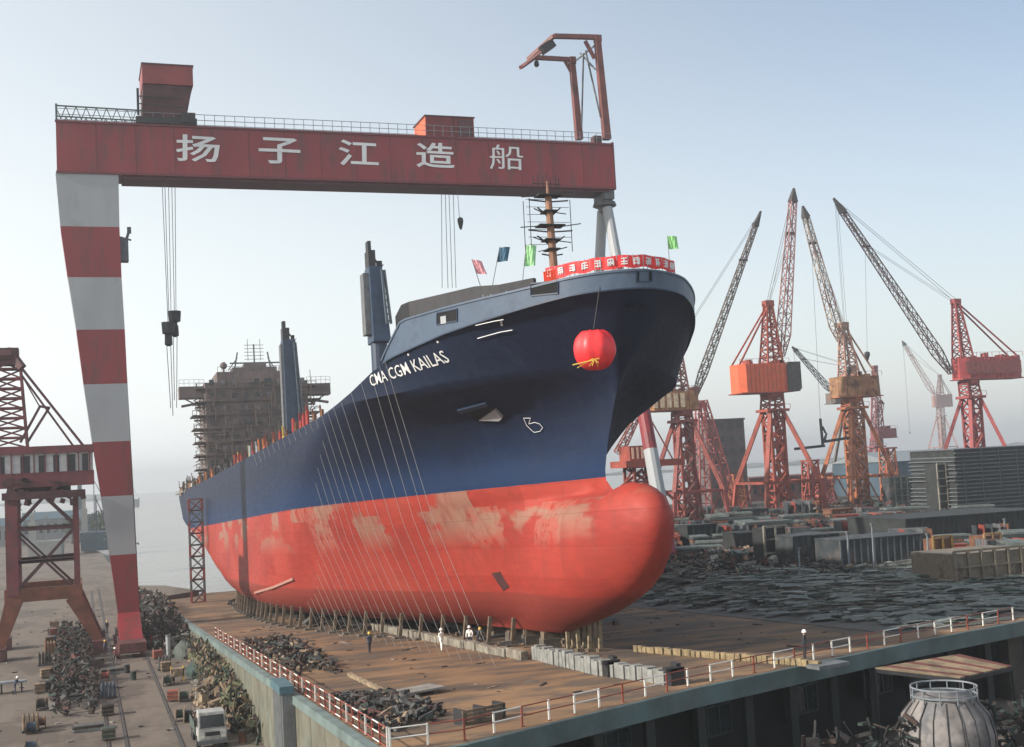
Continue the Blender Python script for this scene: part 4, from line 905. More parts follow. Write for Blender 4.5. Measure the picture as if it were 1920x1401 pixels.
# beams hanging on a hook between the orange and tan cranes, and a lone hook block
ld = thing('hanging_load', 'two dark steel beams hanging level on a hook between the orange and tan cranes', 'load', aty(1540, 835, 243))
b = MB(); b.bar(aty(1490, 842, 243), aty(1546, 836, 243), .5, .6); b.build('beam', dark, ld)
b = MB(); b.bar(aty(1541, 829, 243), aty(1592, 821, 243), .5, .6); b.build('beam', dark, ld)
b = MB(); b.bar(aty(1543, 838, 243), aty(1538, 785, 243), .45); b.tube(aty(1545, 828, 243), aty(1550, 812, 243), .4, .2, 8); b.bar(aty(1548, 812, 243), aty(1542, 800, 243), .35); b.tube(aty(1538, 786, 243), aty(1522, 470, 243), .04, n=5); b.build('hook_gear', dark, ld)
b = MB(); e = aty(1626, 665, 235); b.lathe(e-V((0, 0, .9)), [(.1, -.7), (.3, 0), (.62, .8), (.6, 1.4), (.2, 1.6)], 10); b.build('auxiliary_hook', dark, c4)
b = MB(); b.tube(e, aty(1622, 462, 235), .04, n=5); b.build('hoist_rope', rope, c4)
# ------------------------------------------------------------------ yard ground on the right, far shores
yard_m = mat('yard_dirt', (.085, .075, .06), .95, .4, .25, bump=.6, c2=(.16, .12, .085), c2amt=.45, c2scale=.12)
slab('yard_ground', [(68, 79), (90, 86), (420, 150), (620, 430), (330, 470), (150, 330), (66, 270), (64, 150)], YZ, -4, yard_m)
far_m = mat('far_bank', (.08, .10, .09), .95, .3, .02)
def bank(name, pts, hmax, depth, seed):
    random.seed(seed); b = MB(); n_ = 90; P = []
    for i in range(n_+1):
        t = i/n_; x = pts[0][0]+(pts[1][0]-pts[0][0])*t; y = pts[0][1]+(pts[1][1]-pts[0][1])*t
        h = hmax*(.45+.35*math.sin(t*9+seed)+.25*mnoise.noise((t*25, seed, 0))+.2*mnoise.noise((t*80, seed, 1)))
        P += [(x, y, -2), (x, y, max(.6, h*.3)), (x, y+depth*.5, max(1.2, h)), (x, y+depth, -2)]
    b.add(P, [(4*i+k, 4*i+4+k, 4*i+5+k, 4*i+1+k) for i in range(n_) for k in range(3)]); return b.build(name, far_m, kind='structure')
bank('far_shore', ((500, 2100), (3300, 1500)), 26, 250, 3)
bank('far_shore', ((-900, 2600), (60, 2700)), 16, 200, 5)
def building(name, label, cat, x0, x1, y, d, z0, z1, m_, rows=0, cols=0, wm_=None, roof=None, group=None, gable=0):
    t = thing(name, label, cat, ((x0+x1)/2, y, z0), group)
    b = MB(); b.bb(x0, x1, y, y+d, z0, z1); b.build('wall', m_, t)
    b = MB()
    if gable: b.add([(x0-.4, y-.4, z1), (x1+.4, y-.4, z1), (x1+.4, y+d+.4, z1), (x0-.4, y+d+.4, z1), (x0-.4, y+d/2, z1+gable), (x1+.4, y+d/2, z1+gable)], [(0, 1, 5, 4), (2, 3, 4, 5), (0, 4, 3), (1, 2, 5), (0, 3, 2, 1)])
    else: b.bb(x0-.25, x1+.25, y-.25, y+d+.25, z1, z1+.5)
    b.build('roof', roof or m_, t)
    for r_ in range(rows):
        for c_ in range(cols):
            cw = (x1-x0)/cols; chh = (z1-z0)/rows; xx = x0+cw*(c_+.3); zz = z0+chh*(r_+.35); b = MB(); b.bb(xx, xx+cw*.45, y-.1, y+.2, zz, zz+chh*.42); b.build('window', wm_ or glass, t)
    return t
def pxw(px0, px1, y): return aty(px0, 900, y).x, aty(px1, 900, y).x
x0, x1 = pxw(1333, 1402, 300); building('apartment_block', 'dull grey brown block of flats behind the red lattice derrick', 'building', x0, x1, 300, 12, YZ, aty(1370, 788, 300).z, mat('flat_wall', (.16, .13, .13), .8, .2, .3), 7, 4, mat('flat_window', (.05, .06, .08), .3))
x0, x1 = pxw(1675, 1800, 300); building('long_shed', 'long blue grey shed with pale roof edge left of the stacked ship block', 'building', x0, x1+45, 300, 30, YZ, aty(1740, 862, 300).z, mat('shed_blue_grey', (.07, .12, .17), .7, .15, .2), roof=mat('shed_roof_pale', (.3, .34, .36), .6, .1), gable=3)
x0, x1 = pxw(1405, 1560, 330); building('low_shed', 'low dark red brick shed behind the legs of the orange house crane', 'building', x0, x1, 330, 20, YZ, aty(1480, 895, 330).z, mat('shed_brick', (.22, .09, .08), .8, .25, .4), 1, 9)
x0, x1 = pxw(1560, 1660, 345); building('low_shed', 'low purplish shed behind the legs of the tan crane', 'building', x0, x1, 345, 20, YZ, aty(1600, 888, 345).z, mat('shed_purple', (.15, .09, .12), .8, .25, .4), 1, 6)
# far left bank buildings and moored vessels
ghz = mat('far_hull_blue', (.06, .12, .16), .6, .2); gh2 = mat('far_pale', (.45, .45, .42), .7, .1)
def far_ship(px0, px1, ypx, Y, zb, hz, label, m1, m2):
    a = atz(px0, ypx, zb) if Y is None else aty(px0, ypx, Y); x0, x1 = a.x, aty(px1, ypx, a.y).x; y = a.y
    t = thing('moored_ship', label, 'ship', ((x0+x1)/2, y, zb)); L_ = x1-x0; b = MB(); h = hz; w = max(5, L_*.16)
    b.add([(x0+L_*.04, y-w, zb), (x1-L_*.08, y-w, zb), (x1-L_*.02, y, zb), (x1-L_*.08, y+w, zb), (x0+L_*.04, y+w, zb), (x0, y-w, zb+h), (x1-L_*.1, y-w, zb+h), (x1, y, zb+h*1.3), (x1-L_*.1, y+w, zb+h), (x0, y+w, zb+h)], [(0, 4, 3, 2, 1), (5, 6, 7, 8, 9), (0, 1, 6, 5), (1, 2, 7, 6), (2, 3, 8, 7), (3, 4, 9, 8), (4, 0, 5, 9)]); b.build('hull', m1, t)
    b = MB(); b.bb(x0+L_*.06, x0+L_*.24, y-w*.7, y+w*.7, zb+h, zb+h*2.3); b.bb(x0+L_*.09, x0+L_*.2, y-w*.5, y+w*.5, zb+h*2.3, zb+h*2.9); b.build('wheelhouse', m2, t)
    b = MB(); b.bar((x0+L_*.5, y, zb+h), (x0+L_*.5, y, zb+h*3), .4); b.bar((x0+L_*.5, y, zb+h*2.8), (x0+L_*.8, y, zb+h*1.5), .3); b.build('derrick', m1, t)
far_ship(52, 122, 1040, 420, .5, 4.5, 'pale hulled vessel behind the legs of the left portal crane', gh2, gh2)
far_ship(150, 214, 1035, 430, .5, 6, 'dark blue vessel between the portal crane and the striped leg', ghz, gh2)
far_ship(140, 215, 985, 620, 0, 9, 'hazy blue ship farther up the left bank', ghz, ghz)
far_ship(-30, 60, 985, 640, 0, 8, 'hazy grey ship at the far left edge behind the portal crane', grey, gh2)
far_ship(236, 262, 946, 1500, -1.5, 9, 'tiny ship out on the river just right of the striped leg', ghz, gh2)
x0, x1 = pxw(40, 150, 560); building('quay_shed', 'pale quay shed seen through the portal crane frame', 'building', x0, x1, 560, 20, 0, 9, mat('quay_wall', (.3, .32, .33), .8, .1, .2), 1, 8, gable=3, roof=ghz)
x0, x1 = pxw(-60, 40, 520); building('quay_shed', 'blue roofed quay shed at the left edge behind the portal crane', 'building', x0, x1, 520, 20, 0, 8, mat('quay_wall', (.3, .32, .33)), 1, 8, gable=3, roof=ghz)
# trees on the left bank: trunk and a crown of many leaf clumps
leaf = mat('tree_leaf', (.05, .075, .04), .9, .5, .4); bark = mat('tree_bark', (.08, .06, .045), .9, .3)
def tree(x, y, z, h, label, seed):
    random.seed(seed); t = thing('tree', label, 'tree', (x, y, z), 'trees along the left bank')
    b = MB(); b.tube((x, y, z), (x+.3, y, z+h*.5), h*.035, h*.02, 7)
    for i in range(5): a = i*1.3; b.tube((x+.2, y, z+h*(.3+.04*i)), (x+math.cos(a)*h*.22, y+math.sin(a)*h*.22, z+h*(.55+.05*i)), h*.015, h*.006, 5)
    b.build('trunk', bark, t); b = MB()
    for i in range(330):
        v = V((random.gauss(0, 1), random.gauss(0, 1), random.gauss(0, 1))).normalized()*random.random()**.4; k = 1+.35*mnoise.noise(v*2.2+V((seed, 0, 0))); c = V((x, y, z+h*.66))+V((v.x*h*.36*k, v.y*h*.36*k, v.z*h*.34*k)); s = h*random.uniform(.025, .05)
        u = V((random.gauss(0, 1), random.gauss(0, 1), random.gauss(0, 1))).normalized(); w = u.orthogonal().normalized()
        b.add([c-u*s, c+w*s*.8, c+u*s, c-w*s*.8], [(0, 1, 2, 3)])
    b.build('crown', leaf, t)
for i, (px, Y, h, l) in enumerate(((228, 330, 10, 'low bushy tree on the bank just left of the striped leg foot'), (205, 470, 13, 'tree on the left bank behind the dark blue vessel'), (185, 520, 12, 'hazy tree farther along the left bank'), (135, 500, 11, 'hazy tree beside the pale quay shed'), (60, 600, 12, 'distant tree beyond the quay sheds'))):
    tree(aty(px, 1000, Y).x, Y, 0, h, l, i+1)

# ------------------------------------------------------------------ steel blocks, bins and walls of the right-hand yard
def block(px0, px1, pt, pb, label, name='steel_block', cat='steel block', d=5, style='ribs', m1=None, m2=None, zg=None, group=None):
    g = atz((px0+px1)/2, pb, YZ if zg is None else zg); y = g.y; x0 = aty(px0, pb, y).x; x1 = aty(px1, pb, y).x; z0 = g.z; z1 = aty((px0+px1)/2, pt, y).z
    t = thing(name, label, cat, ((x0+x1)/2, y, z0), group); m1 = m1 or grey; m2 = m2 or dark
    if style == 'ribs':
        b = MB(); b.bb(x0, x1, y, y+d, z0+.15, z1); b.build('wall', m1, t)
        n_ = max(3, int((x1-x0)/.9))
        for i in range(n_+1): x = x0+(x1-x0)*i/n_; b = MB(); b.bb(x-.09, x+.09, y-.14, y, z0+.1, z1+.02); b.build('rib', m2, t)
        b = MB(); b.bb(x0-.1, x1+.1, y-.2, y+d+.1, z1, z1+.15); b.build('top_plate', m1, t)
    elif style == 'layers':
        n_ = max(3, int((z1-z0)/.75)); b = MB(); b.bb(x0+.3, x1-.3, y+.4, y+d, z0, z1-.1); b.build('core', m2, t)
        for i in range(n_+1): z = z0+(z1-z0)*i/n_; e = random.uniform(-.35, .35); b = MB(); b.bb(x0+e, x1+e*.5, y, y+d+.3, z-.09, z+.09); b.build('deck_layer', m1, t)
        for i in range(5): x = x0+(x1-x0)*(i+.5)/5; b = MB(); b.bb(x-.12, x+.12, y-.08, y+.1, z0, z1); b.build('frame_post', m2, t)
    elif style == 'frames':
        b = MB(); b.bb(x0, x1, y+.3, y+d, z0, z1-.3); b.build('wall', m2, t); n_ = max(2, int((x1-x0)/1.6)); r_ = max(2, int((z1-z0)/1.4))
        for i in range(n_+1): x = x0+(x1-x0)*i/n_; b = MB(); b.bb(x-.12, x+.12, y, y+.3, z0, z1); b.build('post', m1, t)
        for i in range(r_+1): z = z0+(z1-z0)*i/r_; b = MB(); b.bb(x0, x1, y+.02, y+.28, z-.1, z+.1); b.build('beam', m1, t)
    return t
db = mat('block_slate', (.06, .075, .085), .75, .3, .6, c2=(.12, .1, .09), c2amt=.4); dg_ = mat('block_dark', (.03, .035, .035), .8, .3, .6); tanp = mat('panel_tan', (.3, .25, .19), .8, .25, .6, c2=(.12, .09, .07), c2amt=.4); palec = mat('pale_block', (.34, .31, .26), .8, .25, .8, c2=(.15, .13, .11), c2amt=.4)
block(1490, 1575, 1004, 1062, 'dark slate ribbed steel bin left of the row in the yard', style='ribs', m1=db, m2=dg_, name='steel_bin', cat='bin')
block(1578, 1740, 1008, 1060, 'long low slate bin with standing ribs in mid yard', style='ribs', m1=db, m2=grey, name='steel_bin', cat='bin', d=6)
block(1438, 1480, 985, 1062, 'narrow pale block with two dark holes beside the slate bin', style='frames', m1=palec, m2=dg_, d=3)
block(1390, 1436, 1000, 1040, 'small dark block left of the narrow pale block', m1=dg_, m2=db)
block(1795, 1945, 1028, 1088, 'tan panelled pen with upright posts at the right edge', style='frames', m1=tanp, m2=tanp, name='panel_pen', cat='pen', d=7)
block(1700, 1960, 965, 1012, 'wide dark hull block lying behind the tan pen', m1=dg_, m2=dg_, d=14)
block(1798, 1965, 838, 962, 'tall stacked hull block with many horizontal edges at the far right', style='layers', m1=mat('layer_grey', (.17, .185, .2), .7, .2, 1), m2=dg_, d=14)
block(1765, 1797, 868, 968, 'dark upright block with pale top left of the stacked hull block', style='frames', m1=palec, m2=dg_, d=4)
block(1682, 1762, 890, 952, 'greenish grey frame rack of upright plates below the long shed', style='frames', m1=mat('rack_green_grey', (.2, .24, .2), .8, .3), m2=db, d=5)
block(1408, 1440, 955, 975, 'dark low crate under the orange house crane', m1=db, m2=dg_, d=3)
block(1345, 1400, 905, 950, 'blue stacked container behind the derrick foot', m1=mat('container_blue', (.04, .10, .2), .6, .2), m2=navy, name='container', cat='container', d=3)
block(1560, 1600, 955, 978, 'rust red crate beneath the tan crane', m1=brown, m2=jibred, d=3)
block(1655, 1700, 962, 992, 'reddish plate stack right of the tan crane', style='layers', m1=brown, m2=dg_, d=4)
block(1610, 1650, 972, 1000, 'purple brown box in front of the tan crane', m1=mat('box_purple', (.12, .06, .07), .8), m2=brown, d=3)
block(1290, 1345, 985, 1020, 'dark grey box behind the timber heap right of the bulb', m1=dg_, m2=db, d=3)
block(1850, 1880, 1000, 1040, 'small orange and cream hut above the tan pen', style='frames', m1=mat('hut_cream_orange', (.5, .3, .14), .8, .3), m2=brown, d=3, name='hut', cat='hut')
block(1755, 1790, 1005, 1060, 'ochre painted machine standing left of the tan pen', style='frames', m1=mat('ochre', (.4, .24, .07), .8, .3), m2=brown, d=2, name='machine', cat='machine')
for (px, pt, pb, l) in ((1593, 1000, 1075, 'thin pale post in front of the long slate bin, left'), (1640, 985, 1072, 'thin pale post in front of the long slate bin, middle'), (1742, 1003, 1065, 'thin pale post at the right end of the long slate bin'), (1500, 1030, 1085, 'dark post before the slate ribbed bin'), (1885, 975, 1010, 'leaning pale post on the dark hull block, far right')):
    g = atz(px, pb, YZ); zt_ = aty(px, pt, g.y).z; t = thing('steel_post', l, 'post', g); b = MB(); b.bar(g, V((g.x+.1, g.y, zt_)), .16); b.build('shaft', galv, t); b = MB(); b.box(V((g.x+.1, g.y, zt_+.1)), (.35, .3, .25)); b.build('cap', grey, t)

# jumbles nobody could count
def jumble(name, label, cat, region, N, mats_, zf, hmax, seed, smin=.3, smax=1.8, barr=.5, flat=.35):
    random.seed(seed); b = MB()
    for i in range(N):
        u = random.random(); v = random.random()
        wv = .62+.55*mnoise.noise((u*5, seed, 0))+.25*mnoise.noise((u*19, seed, 3)); v = .5+(v-.5)*max(.4, min(1, wv))
        if mnoise.noise((u*9, seed*1.7, v*2)) < -.42: continue
        a = V(region[0]).lerp(V(region[1]), u); c = V(region[3]).lerp(V(region[2]), u); p = a.lerp(c, v); env = 1-abs(2*v-1)**2*.75
        z = zf(p.x, p.y)+random.random()**1.6*hmax*env; b.m = random.randrange(len(mats_)); L_ = random.uniform(smin, smax)
        if random.random() < barr:
            d = V((random.gauss(0, 1), random.gauss(0, 1), random.gauss(0, flat))).normalized()*L_*1.3; b.bar((p.x-d.x/2, p.y-d.y/2, z-d.z/2), (p.x+d.x/2, p.y+d.y/2, z+d.z/2+.15), random.uniform(.06, .2), random.uniform(.06, .25))
        else: b.box((p.x, p.y, z), (L_*random.uniform(.4, 1), L_*random.uniform(.3, .9), L_*random.uniform(.08, .6)), random.random()*3, random.gauss(0, .25), random.gauss(0, .25))
    b.m = 1; return b.build(name, mats_, label=label, cat=cat, kind='stuff')
scm_ = [mat('scrap_dark', (.035, .03, .03), .85, .4, 2), mat('scrap_brown', (.07, .045, .035), .9, .4, 2), mat('scrap_grey', (.13, .125, .12), .8, .3, 2), mat('scrap_green', (.04, .065, .055), .85, .3, 2), mat('scrap_pale', (.3, .28, .25), .8, .2, 2), mat('scrap_red', (.12, .04, .035), .8, .3, 2)]
darkset = [scm_[0], scm_[0], scm_[0], scm_[1], scm_[3], scm_[2], scm_[1], scm_[5]]; tanset = [mat('lump_tan', (.42, .31, .2), .9, .3, 2), mat('lump_sand', (.34, .24, .16), .9, .3, 2), scm_[4], scm_[1]]
flat0 = lambda x, y: .1
jumble('scrap_row', 'long row of dark scrap parts on the road between the portal crane legs', 'scrap', [(-3.0, 106, 0), (1.2, 106, 0), (.9, 210, 0), (-3.0, 210, 0)], 2800, darkset, flat0, 1.5, 21, smin=.15, smax=.9, barr=.65)
jumble('scrap_heap', 'heap of mixed scrap between the gantry foot and the slipway', 'scrap', [(7.0, 142, 0), (12.5, 142, 0), (12.6, 236, 0), (7.6, 262, 0)], 3400, darkset+[scm_[4]], flat0, 2.8, 22, smin=.2, smax=1.2, barr=.65, flat=.8)
jumble('scrap_heap', 'dark scrap lying along the slipway edge left of the plate', 'scrap', [(14.4, 84, 0), (18, 86, 0), (19, 132, 0), (14.6, 132, 0)], 900, darkset+[tanset[1], tanset[1]], lambda x, y: zs(y)+.05, .8, 23, smin=.15, smax=.9)
jumble('timber_scrap', 'tangle of pipes and timber in the near corner of the slipway', 'scrap', [(14.4, 60, 0), (18.6, 62, 0), (17.8, 80, 0), (14.3, 80, 0)], 800, darkset+[tanset[1], scm_[2]], lambda x, y: zs(y)+.05, .5, 24, smin=.15, smax=1.0, barr=.75, flat=.12)
jumble('wall_clutter', 'greenish brown poles and junk stacked against the pale retaining wall', 'scrap', [(10.9, 88, 0), (12.6, 88, 0), (12.7, 160, 0), (11.5, 160, 0)], 2600, [scm_[1], scm_[3], mat('moss_pole', (.16, .17, .09), .9, .3), tanset[1]], flat0, 3.0, 41, smin=.3, smax=1.4, barr=.8, flat=1.6)
jumble('lump_heap', 'pile of sandy sacks and lumps behind the white truck', 'rubble', [(9.3, 106, 0), (12.8, 106, 0), (12.9, 128, 0), (9.8, 126, 0)], 330, tanset, flat0, 1.9, 25, smax=1.3, barr=.25)
jumble('timber_heap', 'bleached timber and scrap heap right of the bulbous bow', 'scrap', [(66, 118, 0), (80, 112, 0), (96, 165, 0), (68, 175, 0)], 1300, darkset+[scm_[4], scm_[4], tanset[1]], lambda x, y: YZ, 1.5, 26, smin=.2, smax=1.5, barr=.8)
jumble('yard_clutter', 'scattered crates and scrap around the crane feet in the yard', 'scrap', [(75, 175, 0), (150, 165, 0), (230, 290, 0), (78, 280, 0)], 2600, darkset+[scm_[3], scm_[2], scm_[5]], lambda x, y: YZ, 2.2, 27, smin=.3, smax=1.9, barr=.72, flat=.8)
jumble('yard_clutter', 'dark scrap strewn between the steel bins and the tan pen', 'scrap', [(80, 112, 0), (118, 120, 0), (150, 165, 0), (75, 160, 0)], 1300, darkset+[scm_[3], scm_[2]], lambda x, y: YZ, .9, 28, smin=.2, smax=1.3, barr=.7)
jumble('slip_debris', 'dark staging timbers and debris lying under the ship bottom', 'scrap', [(27, 96, 0), (44, 92, 0), (42, 225, 0), (20.5, 228, 0)], 1300, [scm_[0], scm_[0], scm_[1], scm_[2]], lambda x, y: zs(y)+.05, .9, 29, smax=2.4, barr=.8, flat=.08)
random.seed(5)

# orderly stacks of plate and sections in the yard: one of each kind, then copies
def stack_proto(kind):
    t = thing(kind, '', 'steel stack', (0, 0, 0))
    if kind == 'plate_pile':
        for k in range(5): b = MB(); b.box((random.uniform(-.15, .15), 0, .2+k*.26), (5, 2.2, .2), random.gauss(0, .03)); b.build('plate', (db, grey, brown, db, hpg)[k], t)
        b = MB(); b.box((-1.6, 0, .05), (.3, 2, .1)); b.build('bearer', woodm, t); b = MB(); b.box((1.6, 0, .05), (.3, 2, .1)); b.build('bearer', woodm, t)
    elif kind == 'section_pile':
        for k in range(6): b = MB(); x = -1+(k % 3)*1.0; z = .25+(k//3)*.55; b.box((0, x, z), (5.6, .12, .45)); b.box((0, x, z+.22), (5.6, .5, .08)); b.box((0, x, z-.22), (5.6, .5, .08)); b.build('steel_section', (jibred, brown, db)[k % 3], t)
    else:
        b = MB(); b.box((0, 0, .08), (4.2, 3, .16)); b.build('bottom_plate', db, t)
        for k in range(5): b = MB(); b.box((-1.9+k*.95, 0, .95), (.12, 2.8, 1.6)); b.build('web_plate', (db, jibred, db, grey, brown)[k], t)
        b = MB(); b.box((0, 1.3, .95), (4.2, .1, 1.7)); b.build('side_plate', grey, t)
    return t
hpg = mat('plate_green_grey_flat', (.17, .2, .185), .7, .3, .7)
PR = {k: stack_proto(k) for k in ('plate_pile', 'section_pile', 'hull_unit')}
LB_ = {'plate_pile': 'flat pile of steel plates lying in the yard behind the dark plate heap', 'section_pile': 'bundle of rusty red steel sections lying in the yard right of the ship', 'hull_unit': 'small open hull unit with upright webs standing in the yard right of the ship'}
used_ = set(); random.seed(77); spots = []
for r_ in range(9):
    for c_ in range(11):
        spots.append((1262+c_*64+random.uniform(-22, 22), 972+r_*10.5+random.uniform(-4, 4)))
for px, py in spots:
    g = atz(px, py, YZ)
    if g.y > 300 or g.x < 70 or 1490 < px < 1760 and 1035 < py < 1075: continue
    k = random.choice(('plate_pile', 'plate_pile', 'section_pile', 'hull_unit')); o = PR[k] if k not in used_ else copy_tree(PR[k]); used_.add(k)
    s = random.uniform(.8, 1.25)*(1 if g.y < 170 else 1.4); o.location = g; o.scale = (s, s, s*random.uniform(.9, 1.4)); o.rotation_euler = (0, 0, R(random.choice((-20, -18, 70))+random.gauss(0, 6))); o['label'] = LB_[k]; o['group'] = k.replace('_', ' ')+'s in the yard'
# short red lattice pieces standing among the crane bases
for i, (px, py, h, l) in enumerate(((1178, 905, 8, 'red lattice tower just right of the stem above the bulb'), (1345, 950, 13, 'red lattice tower under the pale red derrick'), (1385, 952, 9, 'low red lattice tower left of the orange house crane legs'), (1525, 958, 12, 'red lattice tower between the orange and tan cranes'), (1548, 948, 8, 'short red lattice tower left of the tan crane'), (1672, 945, 14, 'red lattice tower right of the tan crane'), (1752, 940, 9, 'low red lattice tower left of the stacked hull block'))):
    g = atz(px, py, YZ) if i else V((aty(px, 900, 215).x, 215, YZ)); t = thing('lattice_tower', l, 'frame', g); b = MB(); b.lattice(g, g+V((random.uniform(-.5, .5), 0, h)), 3.4, 2.6, 6, .26); b.build('lattice_bars', (jibred, MATS['derrick_pink_red'], MATS['leg_orange_brown'])[i % 3], t)
    b = MB(); b.bar(g+V((-3.5, -1, .2)), g+V((-1.2, -1, h*.8)), .35); b.bar(g+V((3.5, -1, .2)), g+V((1.2, -1, h*.8)), .35); b.box(g+V((0, 0, h)), (3.6, 3, .4)); b.build('brace', jibred, t)
# gear standing in rows along the road: crates, bundles and drums
gearm = [scm_[0], mat('gear_green', (.06, .1, .08), .8, .2), brown, mat('gear_blue', (.06, .1, .16), .7, .2), scm_[2], tanset[1], jibred]
def gear(kind, q, m_, label):
    t = thing(kind, label, kind.replace('_', ' ').split()[-1], q, kind.replace('_', ' ')+' group along the road'); rz = random.gauss(0, .15)
    if kind == 'crate':
        b = MB(); b.box(q+V((0, 0, .55)), (1.0, 1.0, .9), rz); b.build('crate_body', m_, t)
        for z in (.2, .55, .9): b = MB(); b.box(q+V((0, 0, z)), (1.1, 1.1, .1), rz); b.build('batten', woodm, t)
    elif kind == 'gas_bottle_rack':
        b = MB(); b.box(q+V((0, 0, .1)), (1.5, .8, .12), rz); b.build('base', dark, t)
        for k in range(4): b = MB(); b.lathe(q+V((-.55+k*.36, 0, .16)), [(.14, 0), (.14, 1.15), (.05, 1.35), (.05, 1.45)], 9); b.build('gas_bottle', m_, t)
    else:
        b = MB(); b.tube(q+V((-.35, 0, .6)), q+V((.35, 0, .6)), .35, n=12); b.build('drum_core', m_, t)
        for k in (-.4, .4): b = MB(); b.tube(q+V((k-.04, 0, .6)), q+V((k+.04, 0, .6)), .6, n=14); b.build('flange', woodm, t)
for i in range(58):
    sd_ = i % 3; y = 104+((i*37) % 100)*.95; x = (-3.9+random.uniform(-.5, .3), 2.4+random.uniform(-.3, .4)-.6, 8.6+random.uniform(-1.0, .6))[sd_]
    if sd_ == 1 and (y > 150 or i % 2): continue
    k = random.choice(('crate', 'crate', 'gas_bottle_rack', 'cable_reel')); gear(k, V((x, y, 0)), random.choice(gearm), {'crate': 'battened crate standing by the scrap rows on the left road', 'gas_bottle_rack': 'rack of upright gas bottles by the scrap rows on the left road', 'cable_reel': 'wooden flanged cable reel by the scrap rows on the left road'}[k])

# rippled heap of overlapping dark plates on the right of the slipway
hp_m = mat('plate_grey_green', (.20, .225, .205), .7, .35, .7, c2=(.12, .13, .12), c2amt=.4, bump=.5); hp_d = mat('plate_brown_black', (.11, .10, .085), .8, .3, .7)
heap = thing('plate_heap', 'broad rippled heap of overlapping dark grey plates right of the ship', 'heap', (72, 100, 5))
def heap_z(x, y):
    e = x-(57.3+.04*(y-84)+1.2*mnoise.noise((y*.12, 0, 3))); r_ = y-(78.3+.32*(x-68)); w = max(0, min(1, e/9))*max(0, min(1, r_/2.5+.0)); w = w*w*(3-2*w)
    base = zs(y); return base+w*(YZ+.15-base+.5*mnoise.noise((x*.13, y*.13, 0)))+.12*w*math.sin(x*1.1+y*1.7+2*mnoise.noise((x*.3, y*.3, 5)))
b = MB(); nx, ny = 60, 110; P = []
for j in range(ny+1):
    for i in range(nx+1):
        y = 78+(150-78)*j/ny; x = 57+(112-57)*i/nx; P.append((x, y, heap_z(x, y)+.04))
b.add(P, [(j*(nx+1)+i, j*(nx+1)+i+1, (j+1)*(nx+1)+i+1, (j+1)*(nx+1)+i) for j in range(ny) for i in range(nx) if not (P[j*(nx+1)+i][1] < 78.6+.32*(P[j*(nx+1)+i][0]-68) and P[j*(nx+1)+i][0] > 60)])
b.build('heap_base', hp_d, heap)
def plate_mesh():
    b = MB(); P = []
    for j in range(2):
        for i in range(7): u = i/6-.5; P.append((u*3.2, (j-.5)*1.15, .16*math.cos(u*3.1)+.03*math.sin(u*15)))
    Q = [(x, y, z-.05) for x, y, z in P]; b.add(P+Q, [(i, i+1, i+8, i+7) for i in range(6)]+[(14+i, 21+i, 22+i, 15+i) for i in range(6)]+[(i, 14+i, 15+i, i+1) for i in range(6)]+[(7+i, 8+i, 22+i, 21+i) for i in range(6)]); return b
p0 = plate_mesh().build('plate', hp_m, heap); pme = p0.data; cnt = 0
for v in pme.vertices: v.co += ORG[heap.name]*1
while cnt < 290:
    u, v = random.random()**1.2, random.random()**1.3; x = 59+u*40; y = 79+v*60
    if y < 80+.34*(x-68): continue
    o = p0 if cnt == 0 else p0.copy()
    if cnt: col.objects.link(o)
    s = random.uniform(.45, .95); o.scale = (s, s*random.uniform(.8, 1.3), s); o.location = V((x, y, heap_z(x, y)+.12+random.random()*.12))-V((72, 100, 5))
    o.rotation_euler = (random.gauss(.06, .09), random.gauss(0, .08), R(random.gauss(-20, 14))); cnt += 1

b = MB()
for i in range(5200):
    u, v = random.random(), random.random(); x = 58.5+u*52; y = 79.5+v*70
    if y < 80+.34*(x-68): continue
    z = heap_z(x, y)+.06+random.random()*.22; L_ = random.uniform(.6, 2.6); a = R(random.gauss(-22, 9)); b.m = random.choice((0, 0, 1, 2, 3))
    if heap_z(x, y)-zs(y) < .15: continue
    b.box((x, y, z), (L_, random.uniform(.08, .4), random.uniform(.04, .12)), a, random.gauss(0, .12), random.gauss(0, .04))
b.build('strip', [hp_m, hp_d, mat('strip_pale', (.36, .37, .34), .7, .2, 1), scm_[3]], heap, kind='stuff')
# ------------------------------------------------------------------ things on the slipway
def wall_blocks(name, label, pts, L_, w, h, m_, cat='wall', taper=0):
    t = thing(name, label, cat, V((pts[0][0], pts[0][1], zs(pts[0][1]))))
    for (x0, y0), (x1, y1) in zip(pts, pts[1:]):
        a = V((x0, y0, 0)); c = V((x1, y1, 0)); n_ = max(1, int((c-a).length/L_)); d = (c-a).normalized(); ang = math.atan2(d.y, d.x)
        for i in range(n_):
            p = a.lerp(c, (i+.5)/n_); hh = h*random.uniform(.85, 1.12); b = MB(); b.box((p.x+random.uniform(-.06, .06), p.y, zs(p.y)+hh/2), ((c-a).length/n_-.07, w, hh), ang+random.gauss(0, .012)); b.build('block', m_, t, bevel=.03)
    return t
pb_ = mat('way_block_pale', (.34, .31, .25), .85, .25, 1.2, bump=.4, c2=(.22, .18, .14), c2amt=.45, c2scale=1)
wa = slip(640, 1168); wb = slip(985, 1238); wc = slip(1005, 1236); wd_ = slip(1138, 1268); we = slip(1150, 1268); wf = slip(1256, 1284)
wall_blocks('launch_way', 'long row of pale concrete blocks left of the keel running toward the bow', [(wa.x, wa.y), (wb.x, wb.y)], 1.6, .6, .65, pb_)
wall_blocks('launch_way', 'pale slatted concrete beam ahead of the bow, left of the two nearest', [(wc.x, wc.y), (wd_.x, wd_.y)], .55, .75, 1.05, mat('way_beam_grey', (.33, .33, .31), .8, .2, 2))
